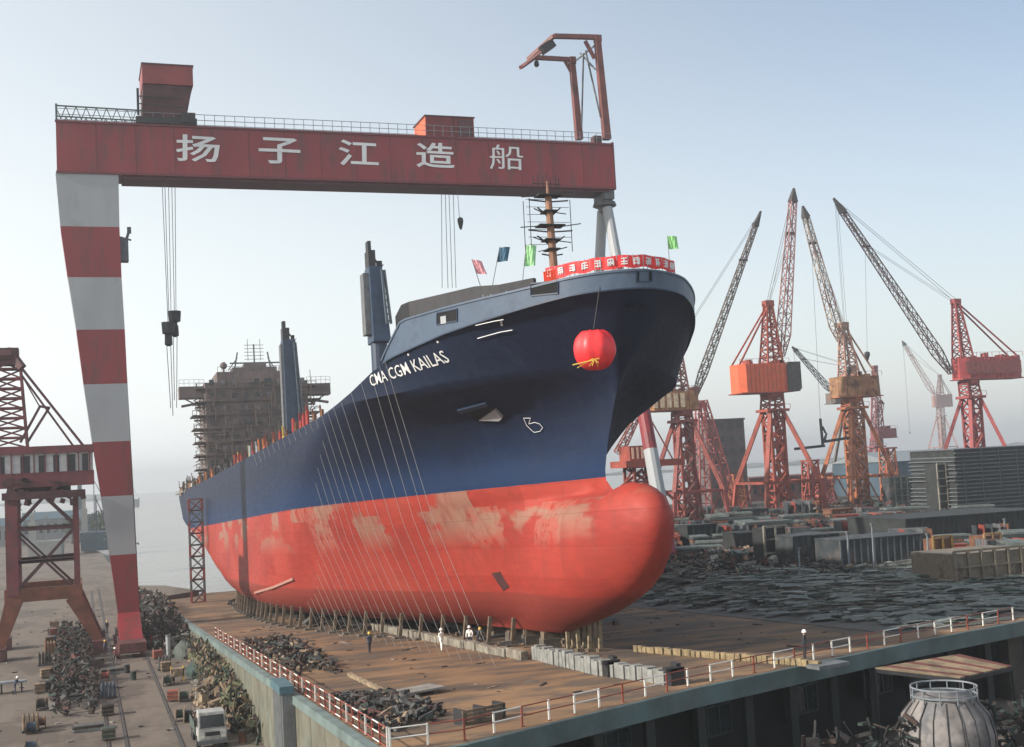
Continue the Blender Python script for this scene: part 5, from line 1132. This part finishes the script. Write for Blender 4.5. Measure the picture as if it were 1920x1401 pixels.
wall_blocks('launch_way', 'nearest pale slatted beam with a dark end lying ahead of the bow', [(we.x, we.y), (wf.x, wf.y)], .6, .7, .9, MATS['way_beam_grey'])
for q, l in ((wd_, 'dark steel bracket at the end of the left slatted beam'), (wf, 'dark steel bracket at the end of the nearest slatted beam')):
    t = thing('bracket', l, 'bracket', q); b = MB(); b.box(q+V((.25, -.1, .5)), (.9, 1.1, 1.0)); b.box(q+V((.1, -.5, .95)), (1.2, .3, .25)); b.box(q+V((.6, .3, 1.0)), (.3, .8, .4)); b.build('bracket_body', dark, t)
tb = mat('way_boards_tan', (.36, .27, .15), .85, .3, 2)
ra = slip(1190, 1222); rc = slip(1540, 1252); wall_blocks('board_edge', 'low row of tan boards right of the keel running to the helmeted worker', [(ra.x, ra.y), (rc.x, rc.y)], .5, .35, .45, tb, 'boards')
p_ = rc; t = thing('pallet', 'grey steel tray on the deck below the helmeted worker', 'tray', p_); b = MB(); b.box(p_+V((.5, 0, .12)), (2.6, 1.1, .22), .2); b.build('tray', grey, t)
b = MB()
for i in range(330):
    x = random.uniform(14, 60); y = random.uniform(60, 150); 
    if y < 62+.4*(x-14): continue
    a = random.random()*3; L_ = random.uniform(.1, .9)*(1 if random.random() < .8 else 2.4); b.m = random.randrange(5); b.box((x, y, zs(y)+.03), (L_, random.uniform(.03, .25), random.uniform(.03, .1)), a)
b.build('deck_litter', [scm_[0], scm_[1], tanset[1], scm_[2], scm_[4]], label='scraps of wire, wood and steel scattered over the brown deck', cat='litter', kind='stuff')
b = MB()
for i in range(130):
    x = random.uniform(-13, 11); y = random.uniform(98, 240); a = random.random()*3; L_ = random.uniform(.1, .6); b.m = random.randrange(4); b.box((x, y, .05), (L_, random.uniform(.05, .4), random.uniform(.04, .15)), a)
b.build('road_litter', [scm_[0], scm_[1], scm_[2], scm_[4]], label='bits of rubbish and steel scattered over the pale road', cat='litter', kind='stuff')
# keel blocks, bilge shores and bow shores
kb_m = mat('keel_block_concrete', (.2, .17, .14), .9, .3, 1)
def hull_bottom(yw, xw):
    yl = yw-84; return 7.3-.044*yl
proto = None
for i in range(30):
    y = 93+i*4.2; t = thing('keel_block', 'concrete and timber keel block in the line under the ship keel', 'keel block', (35.3, y, zs(y)), 'keel blocks under the ship'); hgt = hull_bottom(y, 35.3)-zs(y)
    b = MB(); b.bb(34.4, 36.2, y-.5, y+.5, zs(y), zs(y)+hgt*.6); b.build('concrete_base', kb_m, t, bevel=.03); b = MB(); b.bb(34.5, 36.1, y-.4, y+.4, zs(y)+hgt*.6, zs(y)+hgt); b.build('timber_cap', woodm, t)
for i in range(34):
    y = 97+i*3.4; yl = y-84; hbx = hb(yl, 1.6); x = 35.3-max(1.4, hbx-.6); t = thing('shore_post', 'timber shore standing under the port-side bilge in the near row' if 0 else 'timber shore standing under the near bilge of the ship', 'shore', (x, y, zs(y)), 'timber shores under the near bilge')
    b = MB(); zt_ = hull_bottom(y, x)+1.0; b.bar((x-.3, y, zs(y)), (x, y, zt_), .3); b.build('post', woodm, t); b = MB(); b.box((x-.35, y, zs(y)+.1), (1.1, .8, .2)); b.build('base_pad', kb_m, t)
for i in range(7):
    px = 1066+i*10; q = slip(px, 1222-(i % 2)*6); t = thing('bow_shore', 'upright timber post under the tip of the bulb', 'shore', q, 'posts under the bulb'); zt_ = aty(px, 1168, q.y).z+.35; b = MB(); b.bar(q, V((q.x+random.uniform(-.1, .1), q.y, zt_)), .26); b.build('post', mat('post_pale_timber', (.4, .31, .2), .85, .3, 2), t); b = MB(); b.box(q+V((0, 0, .12)), (.5, .6, .25)); b.build('foot', woodm, t)
q = slip(1095, 1212); t = thing('cradle', 'timber crib stacked under the forefoot behind the bow posts', 'cradle', q)
for i in range(7):
    b = MB(); z = q.z+.17+i*.28
    for k in range(3): b.box((q.x-.4+(k-1)*1.0*(1-i % 2)+.0, q.y+1.5+(k-1)*1.0*(i % 2), z), (.3 if i % 2 == 0 else 2.6, 2.6 if i % 2 == 0 else .3, .26))
    b.build('timber_layer', woodm, t)
for i, (p, q) in enumerate((((900, 1205), (1155, 1172)), ((860, 1192), (1080, 1186)), ((935, 1215), (1120, 1196)), ((800, 1168), (960, 1190)), ((700, 1150), (905, 1196)))):
    a = slip(*p); c = slip(*q); t = thing('staging_beam', ('long dark staging beam lying under the bow, %s' % ('rising to the bulb', 'behind the white workers', 'just ahead of the keel posts', 'farther back under the bilge', 'farthest back along the bilge')[i]), 'beam', a); b = MB(); b.bar(a+V((0, 0, .3)), c+V((0, 0, .6)), .22, .3); b.build('flange', grey, t); b = MB(); b.box(a+V((0, 0, .15)), (.5, .5, .3)); b.box(c+V((0, 0, .25)), (.5, .5, .5)); b.build('packing', woodm, t)
# flat plate and boards on the deck
q = slip(782, 1304); t = thing('steel_plate', 'flat pale steel slab lying alone on the brown deck', 'plate', q); b = MB(); b.box(q+V((0, .2, .32)), (3.2, 1.7, .12), .35); b.build('slab', mat('slab_pale', (.35, .33, .3), .7, .2, 1), t); b = MB()
for s in (-1.1, .9): b.box(q+V((s, .2+.35*s, .13)), (.25, 1.4, .26), .35)
b.build('bearer', woodm, t)
a = slip(655, 1268); c = slip(742, 1310); t = thing('timber_kerb', 'line of bleached timbers running to the pale slab', 'timber', a)
for i in range(9): p = a.lerp(c, (i+.5)/9); b = MB(); b.box(p+V((0, 0, .12)), (.3, (c-a).length/9-.08, .22), math.atan2((c-a).y, (c-a).x)-R(90)+random.gauss(0, .02)); b.build('timber', tanset[0], t)
# crate near the front fence
q = slip(900, 1352); t = thing('crate', 'open slatted timber crate by the front fence', 'crate', q)
for i in range(4): b = MB(); b.box(q+V((0, -.5, .12+i*.2)), (2.6, .08, .15), .34); b.build('slat', woodm, t)
for s in (-1, 0, 1): b = MB(); b.box(q+V((s*1.2, .0+s*.4, .4)), (.12, 1.0, .8), .34); b.build('frame', dark, t)

# ------------------------------------------------------------------ fences
def fence(name, label, pts, step, h, alt, lift=0, groupers=1, rows=2):
    t = thing(name, label, 'fence', (pts[0][0], pts[0][1], zs(pts[0][1]))); P = []
    for (x0, y0), (x1, y1) in zip(pts, pts[1:]):
        n_ = max(1, round(math.dist((x0, y0), (x1, y1))/step)); P += [(x0+(x1-x0)*i/n_, y0+(y1-y0)*i/n_) for i in range(n_)]
    P.append(pts[-1])
    for i, (x, y) in enumerate(P):
        z = zs(y)+lift; b = MB(); b.bar((x, y, z), (x, y, z+h), .085); b.build('fence_post', alt[i % len(alt)][0], t)
        b = MB(); b.box((x, y, z+.02), (.22, .22, .04)); b.build('foot_plate', brown, t)
        if i+1 < len(P):
            x2, y2 = P[i+1]; z2_ = zs(y2)+lift
            for k in range(rows):
                f = (.96, .52, .1)[k]; b = MB(); b.tube((x, y, z+h*f), (x2, y2, z2_+h*f), .034, n=6); b.build('rail', alt[(i//groupers) % len(alt)][1], t)
    return t
fence('front_fence', 'low red and white railing along the front edge of the slipway', [(13.45, 57.5), (17.1, 57.5), (33.2, 65.5), (54.2, 73.7), (68, 78.2)], 2.0, 1.05, [(fence_w, fence_w), (fence_w, fence_r), (fence_r, fence_r), (fence_w, fence_w), (fence_r, fence_r), (fence_w, fence_r)])
fence('side_fence', 'red and white railing receding along the left edge of the slipway', [(13.4, 57.8), (13.4, 137)], 1.6, 1.05, [(fence_w, fence_r), (fence_r, fence_w), (fence_r, fence_r)], rows=3)
# edge beams and the building under the front of the slipway
ws = thing('dock_workshop', 'dark workshop built under the front edge of the slipway', 'building', (40, 66, 0))
fas = mat('fascia_teal', (.10, .165, .17), .55, .25, .4, c2=(.14, .18, .18), c2amt=.4); wdk = mat('workshop_wall_shaded', (.005, .006, .006), .8, .3, .5)  # wall almost black: deep shade under the deck edge put into its colour
for (x0, y0), (x1, y1) in zip(EDGE, EDGE[1:]):
    b = MB(); d = V((x1-x0, y1-y0, 0)).normalized(); nn = V((d.y, -d.x, 0)); A = V((x0, y0, zs(y0)-.02)); C = V((x1, y1, zs(y1)-.02))
    lo = V((0, 0, -1.05)); b.hexa([A+lo, C+lo, C+lo+nn*.35, A+lo+nn*.35][::1]+[A+V((0, 0, .03)), C+V((0, 0, .03)), C+V((0, 0, .03))+nn*.35, A+V((0, 0, .03))+nn*.35]); b.build('fascia', fas, ws)
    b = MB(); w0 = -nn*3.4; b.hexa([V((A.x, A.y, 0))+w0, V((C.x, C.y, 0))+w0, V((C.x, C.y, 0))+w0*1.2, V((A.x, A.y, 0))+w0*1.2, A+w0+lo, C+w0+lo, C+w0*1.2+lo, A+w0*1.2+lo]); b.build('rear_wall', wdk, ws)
    n_ = max(1, int((C-A).length/4.5))
    for i in range(n_):
        p = A.lerp(C, (i+.5)/n_)-nn*1.6; b = MB(); b.bar(V((p.x, p.y, 0)), V((p.x, p.y, p.z-1.0)), .55, .55); b.build('column', mat('column_shaded_green', (.025, .034, .034), .7, .2, 1), ws)  # columns darkened in colour too, for the shade below the deck
        if i % 2 == 0 and n_ > 2:
            q = A.lerp(C, (i+1)/n_)-nn*2.6; ang = math.atan2(d.y, d.x); wz = p.z-2.9
            b = MB(); b.box(V((q.x, q.y, wz)), (3.4, .1, 1.7), ang); wf_ = b.build('window', mat('workshop_glass', (.03, .045, .05), .15, .2), ws)
            b = MB()
            for e in (-1.7, -.55, .55, 1.7): b.box(V((q.x, q.y, wz))+d*e-nn*-.06, (.14, .16, 1.8), ang)
            for e in (-.9, .9): b.box(V((q.x, q.y, wz+e))-nn*-.06, (3.5, .16, .14), ang)
            b.build('window_frame', mat('frame_teal', (.02, .05, .05), .5, .2), wf_)
b = MB(); b.bb(30, 95, 50, 66, -.02, .004); b.v = [(x+(y-50)*0, y, z) for x, y, z in b.v]
# side wall below the left fence
sw = thing('slipway_side_wall', 'pale panelled retaining wall under the left edge of the slipway', 'wall', (13.4, 90, 0)); crm = mat('side_wall_cream', (.2, .19, .14), .8, .2, .6, c2=(.2, .22, .18), c2amt=.4, c2scale=.5)
for i in range(33):
    y0 = 57+i*4.6; y1 = y0+4.5
    if y0 > 200: break
    b = MB(); b.hexa([V((12.8, y0, 0)), V((13.05, y0, 0)), V((13.05, y1, 0)), V((12.8, y1, 0)), V((12.8, y0, zs(y0)-.5)), V((13.05, y0, zs(y0)-.5)), V((13.05, y1, zs(y1)-.5)), V((12.8, y1, zs(y1)-.5))]); b.build('panel', crm, sw)
b = MB(); b.hexa([V((12.62, 56.5, zs(56.5)-.5)), V((13.2, 56.5, zs(56.5)-.5)), V((13.2, 200, zs(200)-.5)), V((12.62, 200, zs(200)-.5)), V((12.62, 56.5, zs(56.5)+.04)), V((13.2, 56.5, zs(56.5)+.04)), V((13.2, 200, zs(200)+.04)), V((12.62, 200, zs(200)+.04))]); b.build('coping', mat('coping_pale_teal', (.2, .27, .26), .6, .2, .6), sw)
# canopy and wrapped tank in the lower right
cn = thing('canopy', 'rusty striped plank canopy jutting out below the front railing', 'canopy', aty(1760, 1260, 66)); cz = 5.1
C4 = [atz(1640, 1252, cz+.5), atz(1800, 1270, cz-.1), atz(1898, 1248, cz), atz(1800, 1226, cz+.6)]
NB_ = 11
for i in range(NB_):
    a0_ = C4[0].lerp(C4[3], i/NB_); a1_ = C4[1].lerp(C4[2], i/NB_); b0 = C4[0].lerp(C4[3], (i+.88)/NB_); b1 = C4[1].lerp(C4[2], (i+.88)/NB_); dz = V((0, 0, .12)); b = MB(); b.hexa([a0_-dz, a1_-dz, b1-dz, b0-dz, a0_, a1_, b1, b0]); b.build('plank', (mat('plank_tan', (.36, .26, .16), .85, .3, 1), mat('plank_rust', (.2, .06, .045), .85, .3, 1))[i % 3 == 1], cn)
b = MB()
for i in range(4): b.bar(C4[i]-V((0, 0, .2)), C4[(i+1) % 4]-V((0, 0, .2)), .15, .25)
for i in (0, 1, 2): b.bar(C4[i]-V((0, 0, .2)), V((C4[i].x, C4[i].y, .1)), .16)
b.build('canopy_frame', dark, cn)
tc_ = atz(1772, 1330, 3.2); tc_ = aty(1772, 1330, 62); tk = thing('wrapped_tank', 'round tank wrapped in pale sheeting under the canopy at lower right', 'tank', (tc_.x, 62, 0)); Zr = aty(1772, 1302, 62).z
b = MB(); prof = [(2.2, 0), (2.7, Zr-3.4), (2.75, Zr-2.2), (2.5, Zr-1.1), (1.75, Zr-.2), (1.7, Zr)]; b.lathe((tc_.x, 62, 0), prof, 40, wob=.018); b.build('sheeting', mat('sheet_pinkish_grey', (.3, .27, .26), .75, .25, .8, c2=(.14, .14, .15), c2amt=.5, bump=.5, bscale=2), tk, smooth=True)
b = MB()
for i in range(20): a = 2*math.pi*i/20; c = V((math.cos(a), math.sin(a), 0)); o_ = V((tc_.x, 62, 0)); pr = [c*2.76+o_+V((0, 0, Zr-3.3)), c*2.8+o_+V((0, 0, Zr-2.2)), c*2.55+o_+V((0, 0, Zr-1.1)), c*1.8+o_+V((0, 0, Zr-.2))]; [b.bar(x, y, .05) for x, y in zip(pr, pr[1:])]
b.build('lashing', dark, tk)
b = MB()
for k in range(24):
    a = 2*math.pi*k/24; e = 2*math.pi*(k+1)/24
    for z, r_ in ((Zr+.02, 1.9), (Zr+.5, 1.9)): b.bar(V((tc_.x+r_*math.cos(a), 62+r_*math.sin(a), z)), V((tc_.x+r_*math.cos(e), 62+r_*math.sin(e), z)), .08)
    if k % 2: b.bar(V((tc_.x+1.9*math.cos(a), 62+1.9*math.sin(a), Zr-.4)), V((tc_.x+1.9*math.cos(a), 62+1.9*math.sin(a), Zr+.5)), .06)
b.build('rim_rail', galv, tk)
jumble('workshop_clutter', 'dark tangle of machinery left of the wrapped tank under the slipway edge', 'scrap', [(38, 60, 0), (58, 60, 0), (60, 68, 0), (38, 62, 0)], 900, [scm_[0], scm_[0], scm_[0], scm_[3], scm_[1]], flat0, 4.2, 31, smin=.2, smax=1.0, barr=.7, flat=.9)

# ------------------------------------------------------------------ left foreground
# scaffold stair tower against the ship side
st_ = thing('scaffold_tower', 'slender red and grey scaffold tower standing against the ship side aft', 'scaffold', (18.6, 217, 0)); zt_ = aty(380, 935, 217).z
nl = 9
for i in range(nl):
    z0 = zs(217)+(zt_-zs(217))*i/nl; z1 = zs(217)+(zt_-zs(217))*(i+1)/nl; b = MB(); b.lattice((18.6, 217, z0+.02), (18.6, 217, z1-.02), 2.2, 2.2, 1, .14); b.build('tower_bay', (mat('tower_red', (.35, .06, .05), .6, .2), grey)[i % 2], st_)
    b = MB(); s = (-1)**i; b.bar((18.6-s*.9, 216.2, z0), (18.6+s*.9, 216.2, z1), .3); b.build('stair', galv, st_)
# corrugated cabin by the wall
g = thing('site_cabin', 'narrow corrugated white cabin with blue top against the side wall', 'cabin', (12.3, 81, 0)); X0 = 11.95; X1 = 12.75; zt_ = aty(550, 1300, 81).z
b = MB(); b.bb(X0, X1, 81, 84.6, .1, zt_); b.build('wall', mat('cabin_grey_white', (.33, .34, .34), .6, .15), g)
for i in range(9): x = X0+(X1-X0)*(i+.3)/9; b = MB(); b.bb(x, x+.07, 80.93, 81, .1, zt_); b.build('rib', mat('cabin_rib', (.28, .29, .3), .6, .15), g)
for i in range(11): y = 81.1+i*.32; b = MB(); b.bb(X0-.07, X0, y, y+.12, .1, zt_); b.build('rib', MATS['cabin_rib'], g)
b = MB(); b.bb(X0-.15, X1+.0, 80.8, 84.8, zt_, zt_+.5); b.build('roof', mat('cabin_roof_blue', (.1, .2, .24), .6, .2), g)
# truck
TX, TY = 9.1, 97.5; tr_ = thing('truck', 'white truck facing the camera loaded with sandy lumps', 'truck', (TX, TY, 0)); twm = mat('truck_white', (.55, .54, .52), .5, .25, 2)
b = MB(); b.hexa([V((TX-1.1, TY, .6)), V((TX+1.1, TY, .6)), V((TX+1.1, TY+1.9, .6)), V((TX-1.1, TY+1.9, .6)), V((TX-1.0, TY+.35, 2.75)), V((TX+1.0, TY+.35, 2.75)), V((TX+1.0, TY+1.9, 2.75)), V((TX-1.0, TY+1.9, 2.75))]); b.build('cab', twm, tr_, bevel=.08)
b = MB(); b.hexa([V((TX-.9, TY+.13, 1.6)), V((TX+.9, TY+.13, 1.6)), V((TX+.9, TY+.33, 1.6)), V((TX-.9, TY+.33, 1.6)), V((TX-.85, TY+.28, 2.5)), V((TX+.85, TY+.28, 2.5)), V((TX+.85, TY+.4, 2.5)), V((TX-.85, TY+.4, 2.5))]); b.build('windscreen', glass, tr_)
for s in (-1, 1):
    b = MB(); b.box((TX+s*.8, TY-.02, .95), (.35, .08, .22)); b.build('headlight', mat('lamp_clear', (.6, .6, .55), .2), tr_)
    b = MB(); b.box((TX+s*1.25, TY+.3, 2.0), (.15, .1, .45)); b.build('mirror', dark, tr_)
    b = MB(); b.bb(TX+s*1.06-.03, TX+s*1.06+.03, TY+.6, TY+1.5, 1.6, 2.3); b.build('side_window', glass, tr_)
    for y in (TY+.9, TY+4.4, TY+5.6):
        b = MB(); b.tube((TX+s*1.0-.15, y, .48), (TX+s*1.0+.15, y, .48), .48, n=14); w = b.build('wheel', dark, tr_); b = MB(); b.tube((TX+s*1.0-.17, y, .48), (TX+s*1.0+.17, y, .48), .2, n=8); b.build('rim', grey, w)
b = MB(); b.box((TX, TY-.03, .55), (2.2, .12, .3)); b.build('bumper', grey, tr_); b = MB(); b.box((TX, TY-.01, 1.15), (1.1, .06, .3)); b.build('grille', dark, tr_)
b = MB(); b.bb(TX-1.15, TX+1.15, TY+2.1, TY+6.8, .8, 1.0); b.bb(TX-1.15, TX-1.08, TY+2.1, TY+6.8, 1.0, 1.6); b.bb(TX+1.08, TX+1.15, TY+2.1, TY+6.8, 1.0, 1.6); b.build('cargo_bed', mat('bed_green', (.1, .14, .12), .7, .2), tr_)
jumble('truck_load', 'sandy lumps and sacks piled on the truck bed', 'load', [(TX-.95, TY+2.3, 0), (TX+.95, TY+2.3, 0), (TX+.95, TY+6.6, 0), (TX-.95, TY+6.6, 0)], 90, tanset, lambda x, y: 1.1, 1.6, 32, smin=.3, smax=.8, barr=.1)
# dark tarpaulin mound, boxes, drums, bench
def mound(c, rx, ry, h, label, m_, seed):
    t = thing('tarpaulin_mound', label, 'tarpaulin', c); b = MB(); n_ = 22; P = []
    for j in range(9):
        for i in range(n_):
            a = 2*math.pi*i/n_; r_ = 1-(j/8)**1.5; w = 1+.22*mnoise.noise((math.cos(a)*1.5, math.sin(a)*1.5, seed+j*.2)); P.append((c[0]+rx*r_*w*math.cos(a), c[1]+ry*r_*w*math.sin(a), c[2]+h*(j/8)**.8*(1+.2*mnoise.noise((i*.4, j*.5, seed)))))
    b.add(P, [(j*n_+i, j*n_+(i+1) % n_, (j+1)*n_+(i+1) % n_, (j+1)*n_+i) for j in range(8) for i in range(n_)]); b.build('tarpaulin', m_, t)
mound((11.9, 136, 0), 1.7, 3.6, 2.4, 'dark green tarpaulin over a stack at the start of the side railing', mat('tarp_dark_green', (.025, .06, .05), .7, .3, 1, bump=.5), 2)
mound((11.3, 152, 0), 1.5, 3.2, 2.0, 'grey green tarpaulin mound behind the dark green one', mat('tarp_grey_green', (.1, .12, .1), .7, .3, 1, bump=.5), 6)
q = atz(333, 1277, 0); t = thing('machine_box', 'small tan box on a yellow frame by the road', 'box', q); b = MB(); b.box(q+V((0, 0, .9)), (1.3, 1, .8)); b.build('box_body', tanset[0], t)
for sx_ in (-.6, .6):
    for sy in (-.45, .45): b = MB(); b.bar(q+V((sx_, sy, 0)), q+V((sx_, sy, 1.5)), .1); b.build('frame_post', yellow, t)
q = atz(316, 1228, 0); t = thing('bollard_post', 'white upright post at the edge of the scrap heap', 'post', q); b = MB(); b.tube(q, q+V((0, 0, 2.2)), .28, n=10); b.build('shaft', white, t); b = MB(); b.tube(q+V((0, 0, 2.2)), q+V((0, 0, 2.35)), .34, n=10); b.build('cap', grey, t)
q = atz(15, 1300, 0); t = thing('work_bench', 'long grey steel bench at the left edge of the road', 'bench', q); b = MB(); b.box(q+V((-.5, 0, 1.1)), (4.6, 1.2, .18)); b.build('bench_top', galv, t)
for s in (-2.4, -.6, 1.3):
    for k in (-.4, .4): b = MB(); b.bar(q+V((s, k, 0)), q+V((s, k, 1.0)), .12); b.build('leg', dark, t)
for i, (px, py, l, m_) in enumerate(((238, 1262, 'dark oil drum by the gantry rail', dark), (250, 1275, 'grey green drum beside the dark drum', scm_[3]), (455, 1392, 'rusty drum beside the white truck', brown), (352, 1352, 'maroon drum left of the white truck', scm_[5]))):
    q = atz(px, py, 0); t = thing('oil_drum', l, 'drum', q, 'drums on the road'); b = MB(); b.lathe(q, [(.3, 0), (.3, .28), (.33, .3), (.3, .32), (.3, .58), (.33, .6), (.3, .62), (.3, .9)], 14); b.build('barrel', m_, t); b = MB(); b.tube(q+V((0, 0, .9)), q+V((0, 0, .93)), .28, n=14); b.build('lid', grey, t)
# low plate stack on the road lower left
for (px, py, l, w) in ((150, 1310, 'thin pale plates stacked on the near end of the scrap row', 2.2), (165, 1370, 'weathered plank stack beside the rail in the lower left', 2.4), (215, 1262, 'low dark sled at the foot of the striped leg', 3.0)):
    q = atz(px, py, 0); t = thing('plate_stack', l, 'plates', q)
    for k in range(4): b = MB(); b.box(q+V((random.uniform(-.1, .1), 0, .1+k*.13)), (w, 1.3, .1), random.gauss(0, .05)); b.build('plate', (galv, scm_[4], scm_[1], scm_[2])[k], t)

# ------------------------------------------------------------------ people
skin = mat('skin', (.45, .28, .2), .6, .05)
def person(q, label, suit, trousers, helmet, face=0, stride=.25, arms=(.3, -.2), bend=0, s=1.0):
    t = thing('person', label, 'person', q); ca, sa = math.cos(face), math.sin(face)
    def w(x, y, z): return V((x*ca-y*sa, x*sa+y*ca, z))*s
    J = {'pel': (0, 0, .95), 'chest': (0, -.04-bend*.2, 1.28), 'neck': (0, -.05-bend*.35, 1.47), 'head': (0, -.09-bend*.42, 1.6), 'crown': (0, -.07-bend*.45, 1.72)}
    for sd_, st, ar in ((-1, stride, arms[0]), (1, -stride, arms[1])):
        n_ = 'LR'[sd_ > 0]; J['hip'+n_] = (sd_*.1, 0, .9); J['kn'+n_] = (sd_*.12, -st*.6-.03, .5); J['an'+n_] = (sd_*.13, -st*.6+.1*st, .09); J['toe'+n_] = (sd_*.14, -st*.6-.16, .04)
        J['sh'+n_] = (sd_*.19, -.05-bend*.3, 1.42); J['el'+n_] = (sd_*.27, -.02-bend*.3-ar*.2, 1.14); J['wr'+n_] = (sd_*.26, -.12-bend*.3-ar*.6, .92+abs(ar)*.25); J['ha'+n_] = (sd_*.255, -.15-bend*.3-ar*.7, .83+abs(ar)*.28)
    E = [('pel', 'chest'), ('chest', 'neck'), ('neck', 'head'), ('head', 'crown')]
    for n_ in 'LR': E += [('pel', 'hip'+n_), ('hip'+n_, 'kn'+n_), ('kn'+n_, 'an'+n_), ('an'+n_, 'toe'+n_), ('chest', 'sh'+n_), ('sh'+n_, 'el'+n_), ('el'+n_, 'wr'+n_), ('wr'+n_, 'ha'+n_)]
    RD = {'pel': .14, 'chest': .155, 'neck': .06, 'head': .095, 'crown': .075, 'hip': .1, 'kn': .065, 'an': .045, 'toe': .045, 'sh': .075, 'el': .048, 'wr': .036, 'ha': .04}
    K = list(J); me_ = bpy.data.meshes.new('body'); me_.from_pydata([w(*J[k]) for k in K], [(K.index(a), K.index(c)) for a, c in E], []); o = bpy.data.objects.new('body', me_); col.objects.link(o)
    md = o.modifiers.new('s', 'SKIN')
    for k, v in zip(K, me_.skin_vertices[0].data): r_ = RD.get(k, RD.get(k[:-1], .05))*s; v.radius = (r_, r_); v.use_root = (k == 'pel')
    ss = o.modifiers.new('u', 'SUBSURF'); ss.levels = 1; ss.render_levels = 1
    dg = bpy.context.evaluated_depsgraph_get(); nm_ = bpy.data.meshes.new_from_object(o.evaluated_get(dg)); bpy.data.objects.remove(o); nm_.name = 'body'
    o = bpy.data.objects.new('body', nm_); col.objects.link(o); o.parent = t; nm_.materials.clear()
    for m_ in (skin, suit, trousers, dark): nm_.materials.append(m_)
    for p in nm_.polygons:
        z = p.center.z/s; x = abs((p.center.x*ca+p.center.y*sa)/s); p.use_smooth = True
        p.material_index = 0 if z > 1.5 or (x > .22 and z < .92) else (1 if z > .92 or x > .2 else (3 if z < .1 else 2))
    hc_ = w(J['crown'][0], J['crown'][1], 1.69); b = MB(); b.lathe(q+hc_, [(.15*s, -.06*s), (.135*s, -.03*s), (.13*s, .02*s), (.1*s, .09*s), (.04*s, .12*s)], 14); b.build('helmet', helmet, t, smooth=True)
    b = MB(); f_ = q+w(0, J['head'][1]-.1, 1.6); b.box(f_, (.03*s, .04*s, .05*s), face); b.build('nose', skin, t)
    return t
wsuit = mat('suit_white', (.8, .78, .74), .8, .05); dsuit = mat('suit_dark', (.035, .035, .045), .8, .1); bsuit = mat('suit_blue_grey', (.08, .1, .15), .8, .1); whel = mat('helmet_white', (.85, .85, .85), .3, .02); yhel = mat('helmet_yellow', (.7, .45, .05), .3); rsuit = mat('suit_maroon', (.2, .05, .05), .8)
person(slip(828, 1221), 'worker in white walking on the slipway, the left of the two by the block row', wsuit, wsuit, whel, .4, .35, (.3, -.3), s=1.05)
person(slip(882, 1216), 'worker in white top and dark trousers standing right of the all white one', wsuit, bsuit, whel, -.5, .15, (.1, .5), s=1.05)
person(slip(896, 1218), 'worker in dark clothes just right of the white topped one', dsuit, dsuit, yhel, 1.2, .2, (.2, .2), bend=.4)
person(slip(1509, 1238), 'worker in dark clothes and white helmet alone at the right of the slipway', dsuit, dsuit, whel, .8, .12, (.4, .1), s=1.1)
person(atz(201, 1188, 0), 'dark dressed worker on the road left of the striped leg', dsuit, dsuit, yhel, .2, .3)
person(atz(196, 1228, 0), 'worker in dark blue beside the portal crane right foot', bsuit, dsuit, yhel, 1.5, .2)
person(atz(217, 1243, 0), 'worker in maroon at the foot of the striped leg', rsuit, dsuit, whel, -1, .2)
person(atz(28, 1302, 0), 'worker in grey blue by the steel bench at the left edge', bsuit, bsuit, whel, 1.1, .15, (.5, .5), bend=.5)
person(slip(693, 1225), 'worker in dark overalls among debris under the ship bilge', bsuit, dsuit, yhel, .4, .15)

# ------------------------------------------------------------------ haze
hzm = bpy.data.materials.new('haze_air'); hzm.use_nodes = True; nt = hzm.node_tree; nt.nodes.remove(nt.nodes['Principled BSDF'])
pv_ = nt.nodes.new('ShaderNodeVolumePrincipled'); pv_.inputs['Density'].default_value = HAZE; pv_.inputs['Color'].default_value = (.93, .94, .97, 1); pv_.inputs['Anisotropy'].default_value = .35
nt.links.new(pv_.outputs[0], nt.nodes['Material Output'].inputs['Volume'])
b = MB(); b.bb(-3200, 3700, -90, 5400, -5.2, 84.5); hz = b.build('haze', hzm, kind='stuff', label='pale hazy air over the shipyard and river')
